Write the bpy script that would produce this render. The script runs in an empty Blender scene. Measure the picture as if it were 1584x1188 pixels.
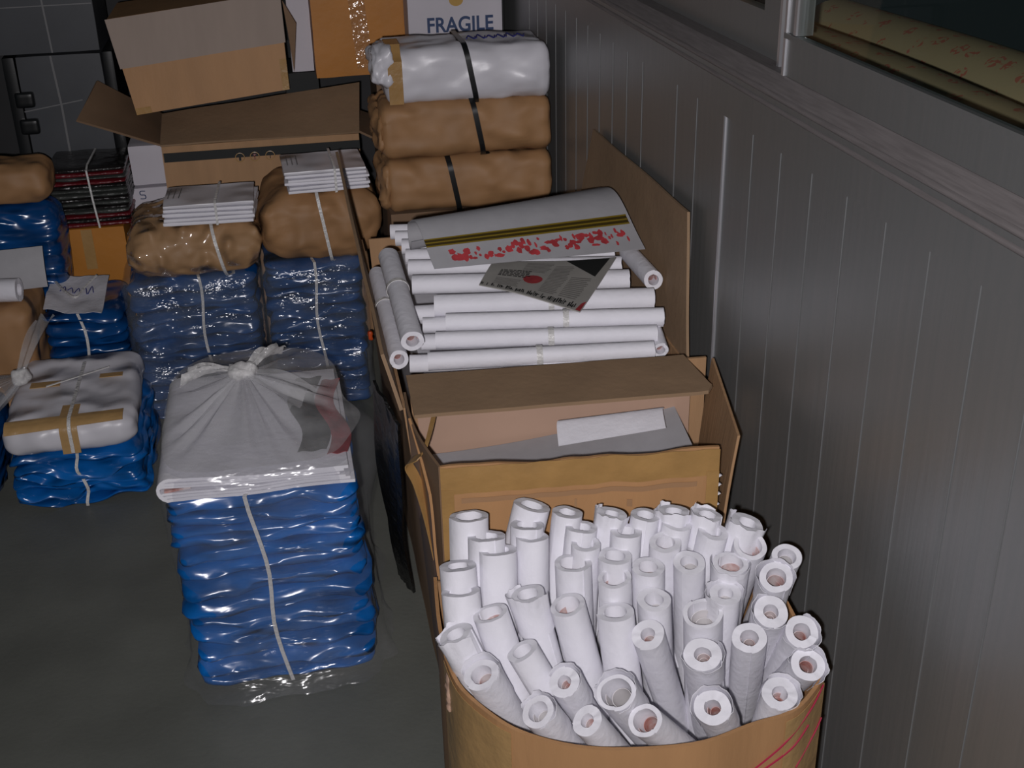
import bpy, bmesh, math, random
from mathutils import Vector, Matrix, noise, Quaternion
random.seed(7)
SC = bpy.context.scene
COL = SC.collection

# ------------------------------------------------------------------ camera
W, H, F = 1584.0, 1188.0, 1876.94
AX = Vector((0.98092, -0.10278, 0.16499))      # world x in camera axes (right, down, forward)
CAM = Vector((0, 0, 1.5))
def _axes():
    d = Vector((90, 3856, F)).normalized()
    y = Vector((-412, -904, F)); y -= d * y.dot(d); y.normalize()
    up = -d
    return y.cross(up), y, up
RX, RY, RZ = _axes()
def ray(px, py):
    c = Vector((px - W / 2, py - H / 2, F))
    return Vector((RX.dot(c), RY.dot(c), RZ.dot(c))).normalized()
def at_z(px, py, z):
    r = ray(px, py); return CAM + r * ((z - CAM.z) / r.z)
def at_y(px, py, y):
    r = ray(px, py); return CAM + r * (y / r.y)
def at_x(px, py, x):
    r = ray(px, py); return CAM + r * (x / r.x)

cd = bpy.data.cameras.new('camera')
cam = bpy.data.objects.new('camera', cd); COL.objects.link(cam)
cd.sensor_width = 36.0; cd.lens = 36.0 * F / W; cd.clip_start = 0.02
right = Vector((RX.x, RY.x, RZ.x)); down = Vector((RX.y, RY.y, RZ.y)); fwd = Vector((RX.z, RY.z, RZ.z))
m = Matrix((right, -down, -fwd)).transposed().to_4x4(); m.translation = CAM
cam.matrix_world = m
SC.camera = cam

# ------------------------------------------------------------------ light: dark room, one camera flash
SC.view_settings.view_transform = 'Standard'
SC.view_settings.look = 'None'
SC.view_settings.exposure = 0.0
SC.view_settings.gamma = 1.0
wd = bpy.data.worlds.new('dark_room'); SC.world = wd; wd.use_nodes = True
wd.node_tree.nodes['Background'].inputs[0].default_value = (0.55, 0.75, 0.8, 1)
wd.node_tree.nodes['Background'].inputs[1].default_value = 0.012
ld = bpy.data.lights.new('camera_flash', 'SPOT')
ld.energy = 47.0; ld.color = (1.0, 0.965, 0.985); ld.shadow_soft_size = 0.012
ld.spot_size = math.radians(124); ld.spot_blend = 1.0
ld.use_nodes = True
nt = ld.node_tree
em = nt.nodes['Emission']; fo = nt.nodes.new('ShaderNodeLightFalloff'); fo.inputs[0].default_value = 1.0
nt.links.new(fo.outputs['Linear'], em.inputs['Strength'])
flash = bpy.data.objects.new('camera_flash', ld); COL.objects.link(flash)
flash.location = CAM - right * 0.035 + down * 0.032
flash.rotation_euler = (at_z(960, 740, 0.5) - flash.location).to_track_quat('-Z', 'Y').to_euler()

# ------------------------------------------------------------------ materials
def mat(name, col, rough=0.6, metal=0.0, var=0.0, vscale=8.0, bump=0.0, bscale=40.0, stretch=(1, 1, 1), coat=0.0,
        coat_rough=0.05, col2=None, spec=0.5, detail=4.0, bdist=0.01, coat_bump=False, ridged=False):
    m = bpy.data.materials.new(name); m.use_nodes = True
    n = m.node_tree.nodes; l = m.node_tree.links
    b = n['Principled BSDF']
    b.inputs['Base Color'].default_value = (*col, 1); b.inputs['Roughness'].default_value = rough
    b.inputs['Metallic'].default_value = metal
    b.inputs['Specular IOR Level'].default_value = spec
    b.inputs['Coat Weight'].default_value = coat; b.inputs['Coat Roughness'].default_value = coat_rough
    tc = n.new('ShaderNodeTexCoord'); mp = n.new('ShaderNodeMapping'); mp.inputs['Scale'].default_value = stretch
    l.new(tc.outputs['Object'], mp.inputs[0])
    if var or col2:
        t = n.new('ShaderNodeTexNoise'); t.inputs['Scale'].default_value = vscale; t.inputs['Detail'].default_value = detail
        l.new(mp.outputs[0], t.inputs['Vector'])
        r = n.new('ShaderNodeValToRGB')
        c2 = col2 or tuple(c * (1 - var) for c in col)
        r.color_ramp.elements[0].position = 0.35; r.color_ramp.elements[1].position = 0.65
        r.color_ramp.elements[0].color = (*c2, 1); r.color_ramp.elements[1].color = (*col, 1)
        l.new(t.outputs['Fac'], r.inputs[0]); l.new(r.outputs[0], b.inputs['Base Color'])
    if bump:
        t = n.new('ShaderNodeTexNoise'); t.inputs['Scale'].default_value = bscale; t.inputs['Detail'].default_value = detail
        if ridged: t.noise_type = 'RIDGED_MULTIFRACTAL'; t.inputs['Roughness'].default_value = 0.45
        l.new(mp.outputs[0], t.inputs['Vector'])
        bp = n.new('ShaderNodeBump'); bp.inputs['Strength'].default_value = bump; bp.inputs['Distance'].default_value = bdist
        l.new(t.outputs['Fac'], bp.inputs['Height'])
        l.new(bp.outputs[0], b.inputs['Coat Normal'] if coat_bump else b.inputs['Normal'])
        if coat and not coat_bump: l.new(bp.outputs[0], b.inputs['Coat Normal'])
    return m

def film_mat(name, col=(0.85, 0.87, 0.92), haze=0.2, gloss=0.12, bscale=14, bump=0.9, stretch=(1, 1, 1), rough=0.16):
    m = bpy.data.materials.new(name); m.use_nodes = True
    n = m.node_tree.nodes; l = m.node_tree.links
    n.remove(n['Principled BSDF']); out = n['Material Output']
    tr = n.new('ShaderNodeBsdfTransparent'); tr.inputs[0].default_value = (0.97, 0.97, 0.98, 1)
    df = n.new('ShaderNodeBsdfDiffuse'); df.inputs[0].default_value = (*col, 1)
    gl = n.new('ShaderNodeBsdfGlossy'); gl.inputs[0].default_value = (1, 1, 1, 1); gl.inputs['Roughness'].default_value = rough
    tc = n.new('ShaderNodeTexCoord'); mp = n.new('ShaderNodeMapping'); mp.inputs['Scale'].default_value = stretch
    l.new(tc.outputs['Object'], mp.inputs[0])
    t = n.new('ShaderNodeTexNoise'); t.inputs['Scale'].default_value = bscale; t.inputs['Detail'].default_value = 4
    l.new(mp.outputs[0], t.inputs['Vector'])
    bp = n.new('ShaderNodeBump'); bp.inputs['Strength'].default_value = bump; bp.inputs['Distance'].default_value = 0.03
    l.new(t.outputs['Fac'], bp.inputs['Height']); l.new(bp.outputs[0], gl.inputs['Normal'])
    mr = n.new('ShaderNodeMapRange'); mr.inputs[1].default_value = 0.35; mr.inputs[2].default_value = 0.75
    mr.inputs[3].default_value = haze * 0.6; mr.inputs[4].default_value = haze * 1.5
    l.new(t.outputs['Fac'], mr.inputs[0])
    m1 = n.new('ShaderNodeMixShader'); m2 = n.new('ShaderNodeMixShader')
    l.new(mr.outputs[0], m1.inputs[0]); l.new(tr.outputs[0], m1.inputs[1]); l.new(df.outputs[0], m1.inputs[2])
    m2.inputs[0].default_value = gloss
    l.new(m1.outputs[0], m2.inputs[1]); l.new(gl.outputs[0], m2.inputs[2])
    l.new(m2.outputs[0], out.inputs[0])
    return m

M = {}
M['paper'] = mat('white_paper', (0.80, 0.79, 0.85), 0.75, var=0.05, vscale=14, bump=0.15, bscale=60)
M['paper_in'] = mat('paper_inside', (0.72, 0.69, 0.70), 0.8, var=0.1, vscale=30)
M['paper_print'] = mat('printed_paper_inside', (0.70, 0.62, 0.62), 0.7, col2=(0.45, 0.16, 0.13), vscale=45)
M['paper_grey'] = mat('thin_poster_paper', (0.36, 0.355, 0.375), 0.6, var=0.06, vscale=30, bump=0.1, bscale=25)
M['wrap_paper'] = mat('white_poly_wrap', (0.66, 0.65, 0.70), 0.35, var=0.06, vscale=9, bump=0.9, bscale=10, bdist=0.04, ridged=True, detail=3.0)
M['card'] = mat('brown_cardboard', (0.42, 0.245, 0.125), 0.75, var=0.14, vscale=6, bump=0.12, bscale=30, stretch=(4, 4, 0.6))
M['card_face'] = mat('carton_face_cardboard', (0.47, 0.255, 0.115), 0.6, var=0.12, vscale=5, bump=0.12, bscale=24, stretch=(3, 3, 0.6))
M['card_in'] = mat('inner_cardboard', (0.46, 0.30, 0.22), 0.8, var=0.08, vscale=7)
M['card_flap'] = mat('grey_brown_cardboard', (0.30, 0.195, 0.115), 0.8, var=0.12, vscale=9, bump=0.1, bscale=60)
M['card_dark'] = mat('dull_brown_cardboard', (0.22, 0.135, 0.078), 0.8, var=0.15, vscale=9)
M['card_orange'] = mat('orange_brown_cardboard', (0.47, 0.18, 0.018), 0.55, var=0.1, vscale=9, bump=0.08, bscale=40)
M['card_pale'] = mat('pale_paper_sheet', (0.36, 0.285, 0.24), 0.7, var=0.08, vscale=4, stretch=(6, 1, 1))
M['card_white'] = mat('white_carton_board', (0.58, 0.55, 0.60), 0.7, var=0.06, vscale=8)
M['tape'] = mat('brown_packing_tape', (0.42, 0.245, 0.090), 0.3, var=0.18, vscale=14, bump=0.3, bscale=26)
M['card_line'] = mat('faint_brown_print', (0.36, 0.205, 0.105), 0.7)
M['tape_tan'] = mat('tan_packing_tape', (0.46, 0.285, 0.12), 0.35, var=0.1, vscale=20, bump=0.3, bscale=30)
M['tape_clear'] = mat('bubbled_clear_tape', (0.46, 0.22, 0.09), 0.12, bump=0.55, bscale=75, bdist=0.01, coat=1.0, coat_rough=0.08, spec=0.9, detail=1.0)
M['kraft'] = mat('kraft_paper', (0.36, 0.195, 0.088), 0.62, var=0.18, vscale=10, bump=1.0, bscale=11, bdist=0.04, ridged=True, detail=3.0)
M['kraft_film'] = mat('kraft_under_film', (0.40, 0.235, 0.115), 0.6, var=0.14, vscale=10, bump=1.0, bscale=18, bdist=0.04, coat=1.0, coat_rough=0.06, detail=3.0, ridged=True)
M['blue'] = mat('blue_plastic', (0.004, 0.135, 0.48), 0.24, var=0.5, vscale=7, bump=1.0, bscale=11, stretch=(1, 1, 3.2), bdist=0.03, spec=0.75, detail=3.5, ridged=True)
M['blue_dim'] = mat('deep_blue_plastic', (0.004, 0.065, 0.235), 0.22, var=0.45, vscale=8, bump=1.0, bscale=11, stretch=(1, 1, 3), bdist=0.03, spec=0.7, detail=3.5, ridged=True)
M['film'] = film_mat('clear_film', haze=0.05, gloss=0.055, bscale=5.5, stretch=(1, 1, 3.2), rough=0.2)
M['film_milky'] = film_mat('milky_film', (0.78, 0.78, 0.80), haze=0.30, gloss=0.05, bscale=12)
M['film_back'] = film_mat('dusty_film', (0.5, 0.55, 0.62), haze=0.10, gloss=0.045, bscale=10, stretch=(1, 1, 2))
M['knot'] = film_mat('bunched_film', (0.85, 0.84, 0.84), haze=0.6, gloss=0.10, bscale=60)
M['string'] = mat('white_plastic_string', (0.62, 0.61, 0.60), 0.3, bump=0.4, bscale=120, spec=0.7)
M['strap'] = mat('black_plastic_strap', (0.008, 0.009, 0.010), 0.35)
M['black'] = mat('carton_side_shade', (0.006, 0.006, 0.006), 0.4, bump=0.9, bscale=16, stretch=(1.5, 1.5, .6), bdist=0.03)  # crinkled black for the sheet that stands in for shade beside the cartons
M['black_flat'] = mat('black_ink', (0.010, 0.012, 0.012), 0.7)
M['grey'] = mat('dark_grey_box_face', (0.052, 0.056, 0.064), 0.55, var=0.1, vscale=12)
M['tape_grey'] = mat('dull_grey_tape', (0.16, 0.16, 0.165), 0.4)
M['red_dark'] = mat('dark_red_cover', (0.12, 0.008, 0.013), 0.3, bump=0.6, bscale=30, stretch=(1, 1, 3))
M['black_cover'] = mat('black_glossy_cover', (0.014, 0.012, 0.012), 0.25, bump=0.6, bscale=30, stretch=(1, 1, 3))
M['grey_cover'] = mat('grey_green_cover', (0.05, 0.054, 0.05), 0.3, bump=0.6, bscale=30, stretch=(1, 1, 3))
M['gold'] = mat('gold_foil_strip', (0.36, 0.25, 0.03), 0.35, metal=0.5)
M['gold_dark'] = mat('dark_gold_line', (0.045, 0.03, 0.006), 0.4)
M['red'] = mat('red_ink', (0.48, 0.045, 0.055), 0.6, var=0.35, vscale=40)
M['pink'] = mat('pink_red_print', (0.46, 0.07, 0.09), 0.5, var=0.5, vscale=22)
M['crimson'] = mat('crimson_marker', (0.36, 0.015, 0.055), 0.6)
M['blue_ink'] = mat('blue_marker', (0.03, 0.035, 0.22), 0.6)
M['navy'] = mat('navy_ink', (0.018, 0.045, 0.13), 0.6)
M['news'] = mat('newsprint', (0.40, 0.385, 0.36), 0.8, var=0.1, vscale=18)
M['news_ink'] = mat('newspaper_grey_text', (0.20, 0.19, 0.18), 0.8, var=0.4, vscale=120, stretch=(1, 4, 1))
M['ochre'] = mat('ochre_ink', (0.45, 0.27, 0.06), 0.6)
M['orange'] = mat('orange_plastic', (0.60, 0.08, 0.015), 0.4)
M['metal'] = mat('brushed_aluminium', (0.66, 0.66, 0.70), 0.3, metal=0.75)
M['rib'] = mat('panel_rib_metal', (0.24, 0.245, 0.25), 0.34, metal=0.5)
M['sill'] = mat('dusty_sill', (0.21, 0.19, 0.19), 0.55, var=0.22, vscale=40, stretch=(8, 0.4, 8), detail=8)
def wall_mat():
    m = bpy.data.materials.new('grey_metal_panel'); m.use_nodes = True
    n = m.node_tree.nodes; l = m.node_tree.links; b = n['Principled BSDF']
    tc = n.new('ShaderNodeTexCoord'); mp = n.new('ShaderNodeMapping'); mp.inputs['Scale'].default_value = (1, 14, 0.5)
    l.new(tc.outputs['Object'], mp.inputs[0])
    t = n.new('ShaderNodeTexNoise'); t.inputs['Scale'].default_value = 6; t.inputs['Detail'].default_value = 6
    l.new(mp.outputs[0], t.inputs['Vector'])
    r = n.new('ShaderNodeValToRGB')
    r.color_ramp.elements[0].position = 0.3; r.color_ramp.elements[0].color = (0.275, 0.285, 0.285, 1)
    r.color_ramp.elements[1].position = 0.7; r.color_ramp.elements[1].color = (0.30, 0.30, 0.30, 1)
    l.new(t.outputs[0], r.inputs[0]); l.new(r.outputs[0], b.inputs['Base Color'])
    b.inputs['Metallic'].default_value = 0.6; b.inputs['Roughness'].default_value = 0.42
    bp = n.new('ShaderNodeBump'); bp.inputs['Strength'].default_value = 0.06; bp.inputs['Distance'].default_value = 0.01
    l.new(t.outputs[0], bp.inputs['Height']); l.new(bp.outputs[0], b.inputs['Normal'])
    return m
M['wall'] = wall_mat()
M['floor'] = mat('green_grey_painted_floor', (0.150, 0.156, 0.138), 0.5, var=0.22, vscale=4, bump=0.08, bscale=90, detail=8)
M['dark_wall'] = mat('dark_back_wall', (0.03, 0.03, 0.032), 0.8, var=0.2)
def glass_mat():
    m = bpy.data.materials.new('window_glass'); m.use_nodes = True
    n = m.node_tree.nodes; l = m.node_tree.links; n.remove(n['Principled BSDF'])
    tr = n.new('ShaderNodeBsdfTransparent'); tr.inputs[0].default_value = (0.9, 0.93, 0.92, 1)
    gl = n.new('ShaderNodeBsdfGlossy'); gl.inputs['Roughness'].default_value = 0.02
    mx = n.new('ShaderNodeMixShader')
    mx.inputs[0].default_value = 0.05; l.new(tr.outputs[0], mx.inputs[1]); l.new(gl.outputs[0], mx.inputs[2])
    l.new(mx.outputs[0], n['Material Output'].inputs[0]); return m
M['glass'] = glass_mat()
def roll_print_mat():
    m = bpy.data.materials.new('beige_patterned_sheeting'); m.use_nodes = True
    n = m.node_tree.nodes; l = m.node_tree.links; b = n['Principled BSDF']
    b.inputs['Roughness'].default_value = 0.7
    tc = n.new('ShaderNodeTexCoord'); mp = n.new('ShaderNodeMapping')
    mp.inputs['Scale'].default_value = (24, 24, 24)
    mp.inputs['Rotation'].default_value = (0.5, 0, 0)
    l.new(tc.outputs['Object'], mp.inputs[0])
    v = n.new('ShaderNodeTexVoronoi'); v.inputs['Scale'].default_value = 1.0; v.inputs['Randomness'].default_value = 0.35
    l.new(mp.outputs[0], v.inputs['Vector'])
    w = n.new('ShaderNodeTexNoise'); w.inputs['Scale'].default_value = 5.5; w.inputs['Detail'].default_value = 1
    l.new(mp.outputs[0], w.inputs['Vector'])
    c1 = n.new('ShaderNodeMath'); c1.operation = 'LESS_THAN'; c1.inputs[1].default_value = 0.36
    l.new(v.outputs['Distance'], c1.inputs[0])
    c2 = n.new('ShaderNodeMath'); c2.operation = 'GREATER_THAN'; c2.inputs[1].default_value = 0.53
    l.new(w.outputs['Fac'], c2.inputs[0])
    mu = n.new('ShaderNodeMath'); mu.operation = 'MULTIPLY'; l.new(c1.outputs[0], mu.inputs[0]); l.new(c2.outputs[0], mu.inputs[1])
    mx = n.new('ShaderNodeMix'); mx.data_type = 'RGBA'
    mx.inputs[6].default_value = (0.37, 0.29, 0.165, 1); mx.inputs[7].default_value = (0.40, 0.13, 0.085, 1)
    l.new(mu.outputs[0], mx.inputs[0]); l.new(mx.outputs[2], b.inputs['Base Color'])
    return m
M['sheeting'] = roll_print_mat()

# ------------------------------------------------------------------ object helpers
def thing(name, label, cat, loc, group=None):
    o = bpy.data.objects.new(name, None); COL.objects.link(o); o.location = loc
    o.empty_display_size = 0.05
    o['label'] = label; o['category'] = cat
    if group: o['group'] = group
    return o
def tag(o, label, cat, group=None):
    o['label'] = label; o['category'] = cat
    if group: o['group'] = group
    return o
def wloc(o):
    p = Vector(o.location)
    while o.parent: o = o.parent; p += Vector(o.location)
    return p
def obj(name, verts, faces, material, parent=None, loc=None, smooth=True, mats=None, fmat=None):
    base = wloc(parent) if parent else Vector((0, 0, 0))
    l = Vector(loc) if loc is not None else base
    me = bpy.data.meshes.new(name)
    me.from_pydata([tuple(Vector(v) - l) for v in verts], [], faces)
    me.materials.append(material)
    for x in (mats or []): me.materials.append(x)
    if fmat:
        for p, i in zip(me.polygons, fmat): p.material_index = i
    bm = bmesh.new(); bm.from_mesh(me)
    bmesh.ops.recalc_face_normals(bm, faces=bm.faces)
    bm.to_mesh(me); bm.free()
    me.polygons.foreach_set('use_smooth', [smooth] * len(me.polygons))
    if smooth: me.set_sharp_from_angle(angle=math.radians(50))
    o = bpy.data.objects.new(name, me); COL.objects.link(o)
    if parent: o.parent = parent; o.location = l - base
    else: o.location = l
    return o
def struct(o): o['kind'] = 'structure'; return o

def box_vf(c, h, R=None):
    c = Vector(c); V = []
    for sx in (-1, 1):
        for sy in (-1, 1):
            for sz in (-1, 1):
                v = Vector((sx * h[0], sy * h[1], sz * h[2]))
                V.append(c + (R @ v if R else v))
    return V, [(0, 1, 3, 2), (4, 6, 7, 5), (0, 4, 5, 1), (2, 3, 7, 6), (0, 2, 6, 4), (1, 5, 7, 3)]
def bx(lo, hi):
    return box_vf([(a + b) / 2 for a, b in zip(lo, hi)], [(b - a) / 2 for a, b in zip(lo, hi)])
def merge(*parts):
    V, Fc = [], []
    for v, f in parts:
        k = len(V); V += list(v); Fc += [tuple(i + k for i in q) for q in f]
    return V, Fc
def sheet_vf(f, nu, nv, th=0.0):
    P = [[Vector(f(i / nu, j / nv)) for j in range(nv + 1)] for i in range(nu + 1)]
    V, Fc = [], []
    def idx(i, j, k=0): return k * (nu + 1) * (nv + 1) + i * (nv + 1) + j
    if th == 0:
        for r in P: V += r
        for i in range(nu):
            for j in range(nv): Fc.append((idx(i, j), idx(i + 1, j), idx(i + 1, j + 1), idx(i, j + 1)))
        return V, Fc
    N = []
    for i in range(nu + 1):
        r = []
        for j in range(nv + 1):
            a = P[min(i + 1, nu)][j] - P[max(i - 1, 0)][j]; b = P[i][min(j + 1, nv)] - P[i][max(j - 1, 0)]
            n = a.cross(b); r.append(n.normalized() if n.length > 0 else Vector((0, 0, 1)))
        N.append(r)
    for s in (0.5, -0.5):
        for i in range(nu + 1):
            for j in range(nv + 1): V.append(P[i][j] + N[i][j] * th * s)
    for i in range(nu):
        for j in range(nv):
            Fc.append((idx(i, j), idx(i + 1, j), idx(i + 1, j + 1), idx(i, j + 1)))
            Fc.append((idx(i, j, 1), idx(i, j + 1, 1), idx(i + 1, j + 1, 1), idx(i + 1, j, 1)))
    for i in range(nu):
        for j in (0, nv): Fc.append((idx(i, j), idx(i + 1, j), idx(i + 1, j, 1), idx(i, j, 1)))
    for j in range(nv):
        for i in (0, nu): Fc.append((idx(i, j), idx(i, j + 1), idx(i, j + 1, 1), idx(i, j, 1)))
    return V, Fc
def quad_f(a, b, c, d, warp=0.0, seed=0, ragged=0.0):
    a, b, c, d = map(Vector, (a, b, c, d)); n = (b - a).cross(d - a).normalized()
    def f(u, v):
        p = a.lerp(b, u).lerp(d.lerp(c, u), v)
        if warp: p = p + n * warp * noise.noise(p * 6 + Vector((seed, 0, 0)))
        if ragged and v > 0.999: p = p + (d - a).normalized() * ragged * noise.noise(p * 22 + Vector((seed, 3, 0)))
        return p
    return f
def panel(name, a, b, c, d, material, parent, th=0.004, warp=0.003, seed=0, nu=14, nv=8, ragged=0.0, loc=None):
    """a board with corners a b c d (a-b is the hinge / bottom edge, d-c the free edge)"""
    V, Fc = sheet_vf(quad_f(a, b, c, d, warp, seed, ragged), nu, nv, th)
    return obj(name, V, Fc, material, parent, loc)
def rbox_vf(c, h, r, n=(12, 12, 6), disp=None, R=None):
    """rounded box: half sizes h, corner radii r (vector), displaced along the normal by disp(p)"""
    c = Vector(c); V = []; key = {}; Fc = []
    r = Vector(r) if hasattr(r, '__len__') else Vector((r, r, r))
    def put(i, j, k):
        q = (i, j, k)
        if q in key: return key[q]
        p = [(-1 + 2 * a / b) * hh for a, b, hh in zip(q, n, h)]
        # concentrate samples toward the edges
        inner = [max(-(hh - rr), min(hh - rr, x)) for x, hh, rr in zip(p, h, r)]
        d = Vector([(x - y) / rr for x, y, rr in zip(p, inner, r)])
        L = d.length
        if L > 1e-9:
            mxx = max(abs(x) for x in d)
            d = d / L * mxx if mxx > 0 else d
            nn = Vector([x / rr for x, rr in zip(d, r)]).normalized()
            p = Vector([y + x * rr for y, x, rr in zip(inner, d, r)])
        else:
            nn = Vector((0, 0, 0)); p = Vector(p)
            for a in range(3):
                if q[a] in (0, n[a]): nn[a] = -1 if q[a] == 0 else 1
            nn.normalize() if nn.length else None
        if R: p = R @ p; nn = R @ nn
        p = p + c
        if disp: p = p + nn * disp(p)
        V.append(p); key[q] = len(V) - 1
        return key[q]
    for ax in range(3):
        b, d = [x for x in range(3) if x != ax]
        for s in (0, n[ax]):
            for i in range(n[b]):
                for j in range(n[d]):
                    q = []
                    for (di, dj) in ((0, 0), (1, 0), (1, 1), (0, 1)):
                        t = [0, 0, 0]; t[ax] = s; t[b] = i + di; t[d] = j + dj; q.append(put(*t))
                    Fc.append(tuple(q))
    return V, Fc
def nz(amp, sx, sy, sz, seed=0, amp2=0.0):
    def d(p):
        q = Vector((p.x * sx + seed * 7.1, p.y * sy, p.z * sz))
        v = amp * noise.noise(q)
        if amp2: v += amp2 * noise.noise(q * 3.1)
        return v
    return d
def strip_vf(pts, wv, th=0.0012):
    """ribbon along pts, width vector wv (full width)"""
    pts = [Vector(p) for p in pts]; wv = Vector(wv); V, Fc = [], []
    n = len(pts)
    for i, p in enumerate(pts):
        t = (pts[min(i + 1, n - 1)] - pts[max(i - 1, 0)]).normalized(); nn = t.cross(wv).normalized() * th
        V += [p - wv / 2 + nn, p + wv / 2 + nn, p + wv / 2 - nn, p - wv / 2 - nn]
        if i:
            k = 4 * i
            for j in range(4): Fc.append((k - 4 + j, k - 4 + (j + 1) % 4, k + (j + 1) % 4, k + j))
    Fc += [(0, 1, 2, 3), (4 * n - 4, 4 * n - 3, 4 * n - 2, 4 * n - 1)]
    return V, Fc
def tube_vf(pts, rad, seg=6):
    pts = [Vector(p) for p in pts]; V, Fc = [], []; n = len(pts); ref = Vector((0.3, 0.2, 0.93))
    for i, p in enumerate(pts):
        t = (pts[min(i + 1, n - 1)] - pts[max(i - 1, 0)]).normalized()
        a = t.cross(ref).normalized(); b = t.cross(a)
        rr = rad(i / (n - 1)) if callable(rad) else rad
        for k in range(seg):
            V.append(p + (a * math.cos(2 * math.pi * k / seg) + b * math.sin(2 * math.pi * k / seg)) * rr)
        if i:
            for k in range(seg):
                Fc.append(((i - 1) * seg + k, (i - 1) * seg + (k + 1) % seg, i * seg + (k + 1) % seg, i * seg + k))
    Fc += [tuple(range(seg)), tuple(range((n - 1) * seg, n * seg))]
    return V, Fc
def smooth_path(pts, k=6):
    pts = [Vector(p) for p in pts]; out = []
    for i in range(len(pts) - 1):
        p0, p1, p2, p3 = pts[max(i - 1, 0)], pts[i], pts[i + 1], pts[min(i + 2, len(pts) - 1)]
        for s in range(k):
            t = s / k
            out.append(0.5 * ((2 * p1) + (p2 - p0) * t + (2 * p0 - 5 * p1 + 4 * p2 - p3) * t * t + (3 * p1 - p0 - 3 * p2 + p3) * t ** 3))
    out.append(pts[-1]); return out
def text_vf(body, size, origin, ux, uy, th=0.0006):
    cu = bpy.data.curves.new('lettering', 'FONT'); cu.body = body; cu.size = size; cu.extrude = th; cu.offset = size * 0.022
    t = bpy.data.objects.new('lettering', cu); COL.objects.link(t)
    dg = bpy.context.evaluated_depsgraph_get(); me = bpy.data.meshes.new_from_object(t.evaluated_get(dg))
    ux = Vector(ux).normalized(); uy = Vector(uy).normalized(); un = ux.cross(uy)
    V = [Vector(origin) + ux * v.co.x + uy * v.co.y + un * v.co.z for v in me.vertices]
    Fc = [tuple(p.vertices) for p in me.polygons]
    bpy.data.objects.remove(t); bpy.data.curves.remove(cu); bpy.data.meshes.remove(me)
    return V, Fc

# ------------------------------------------------------------------ setting
WX = 0.68
V, Fc = bx((-2.6, -1.0, -0.05), (1.4, 4.3, 0.0)); struct(obj('floor', V, Fc, M['floor'], smooth=False))
V, Fc = bx((-2.6, 4.3, -0.05), (1.4, 4.36, 2.4)); struct(obj('wall_back', V, Fc, M['dark_wall'], smooth=False))
# panelled metal wall below the windows
wp = [bx((WX + 0.006, -1.0, 0.0), (WX + 0.06, 4.3, 1.046)), bx((WX, -1.0, 1.042), (WX + 0.06, 4.3, 1.12))]
struct(obj('wall_right', *merge(*wp), M['wall'], smooth=False))
rib_tops = [(990, 98), (1043, 130), (1074, 149), (1160, 201), (1203, 228), (1251, 258), (1305, 293), (1365, 333), (1433, 377), (1512, 430)]
ys = [at_x(px, py, WX).y for px, py in rib_tops]
step = (ys[-5] - ys[-1]) / 4
ys += [ys[-1] - step * k for k in range(1, 7)] + [ys[0] + step * k for k in range(1, 11)]
ribs = [tube_vf([(WX + 0.0058, y, 0.0), (WX + 0.0058, y, 1.045)], 0.0012, 8) for y in ys]
struct(obj('trim_1', *merge(*ribs), M['rib']))
yj = at_x(1119, 176, WX).y
struct(obj('trim_2', *tube_vf([(WX + 0.005, yj, 0.0), (WX + 0.005, yj, 1.046)], 0.0040, 10), M['metal']))
# mouldings and dusty sill
mould = [tube_vf([(WX + 0.001, -1.0, 1.097), (WX + 0.001, 4.3, 1.097)], 0.0042, 8),
         tube_vf([(WX - 0.004, -1.0, 1.1165), (WX - 0.004, 4.3, 1.1165)], 0.005, 8)]
struct(obj('trim_3', *merge(*mould), M['sill']))
sill = [(WX - 0.006, 1.119), (WX - 0.003, 1.1235), (WX + 0.012, 1.1405), (WX + 0.06, 1.1405), (WX + 0.06, 1.11), (WX, 1.11)]
SV = [(x, -1.0, z) for x, z in sill] + [(x, 4.3, z) for x, z in sill]
SF = [(i, (i + 1) % 6, (i + 1) % 6 + 6, i + 6) for i in range(6)] + [tuple(range(6)), tuple(range(6, 12))]
struct(obj('trim_4', SV, SF, M['sill'], smooth=False))
# two sliding windows
fx = WX + 0.012
ya = at_x(1204, 58, WX).y           # right window's left stile
yb = at_x(1176, 100, WX).y
w1 = merge(bx((fx, -1.0, 1.141), (fx + 0.008, ya, 1.192)), bx((fx, ya - 0.036, 1.1995), (fx + 0.022, ya, 2.3)),
           bx((fx - 0.004, -1.0, 1.192), (fx + 0.009, ya, 1.199)))
o1 = struct(obj('window_1', *w1, M['wall'], loc=(fx, 0.5, 1.14), smooth=False))
obj('stile_edge', *merge(bx((fx - 0.003, ya - 0.004, 1.141), (fx + 0.001, ya + 0.003, 2.3)), bx((fx - 0.003, ya - 0.036, 1.2), (fx + 0.02, ya - 0.028, 2.3))), M['metal'], o1, smooth=False)
obj('pane', *bx((fx + 0.003, -1.0, 1.199), (fx + 0.005, ya - 0.034, 2.3)), M['glass'], o1, smooth=False)
fx2 = fx + 0.026
w2 = merge(bx((fx2, yb, 1.141), (fx2 + 0.02, 4.3, 1.205)), bx((fx2, yb, 1.205), (fx2 + 0.02, yb + 0.09, 2.3)))
o2 = struct(obj('window_2', *w2, M['wall'], loc=(fx2, 2.5, 1.14), smooth=False))
obj('stile_edge', *bx((fx2 - 0.012, yb - 0.004, 1.141), (fx2 + 0.004, yb + 0.004, 2.3)), M['metal'], o2, smooth=False)
obj('pane', *bx((fx2 + 0.008, yb + 0.085, 1.2), (fx2 + 0.012, 4.3, 2.3)), M['glass'], o2, smooth=False)
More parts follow.
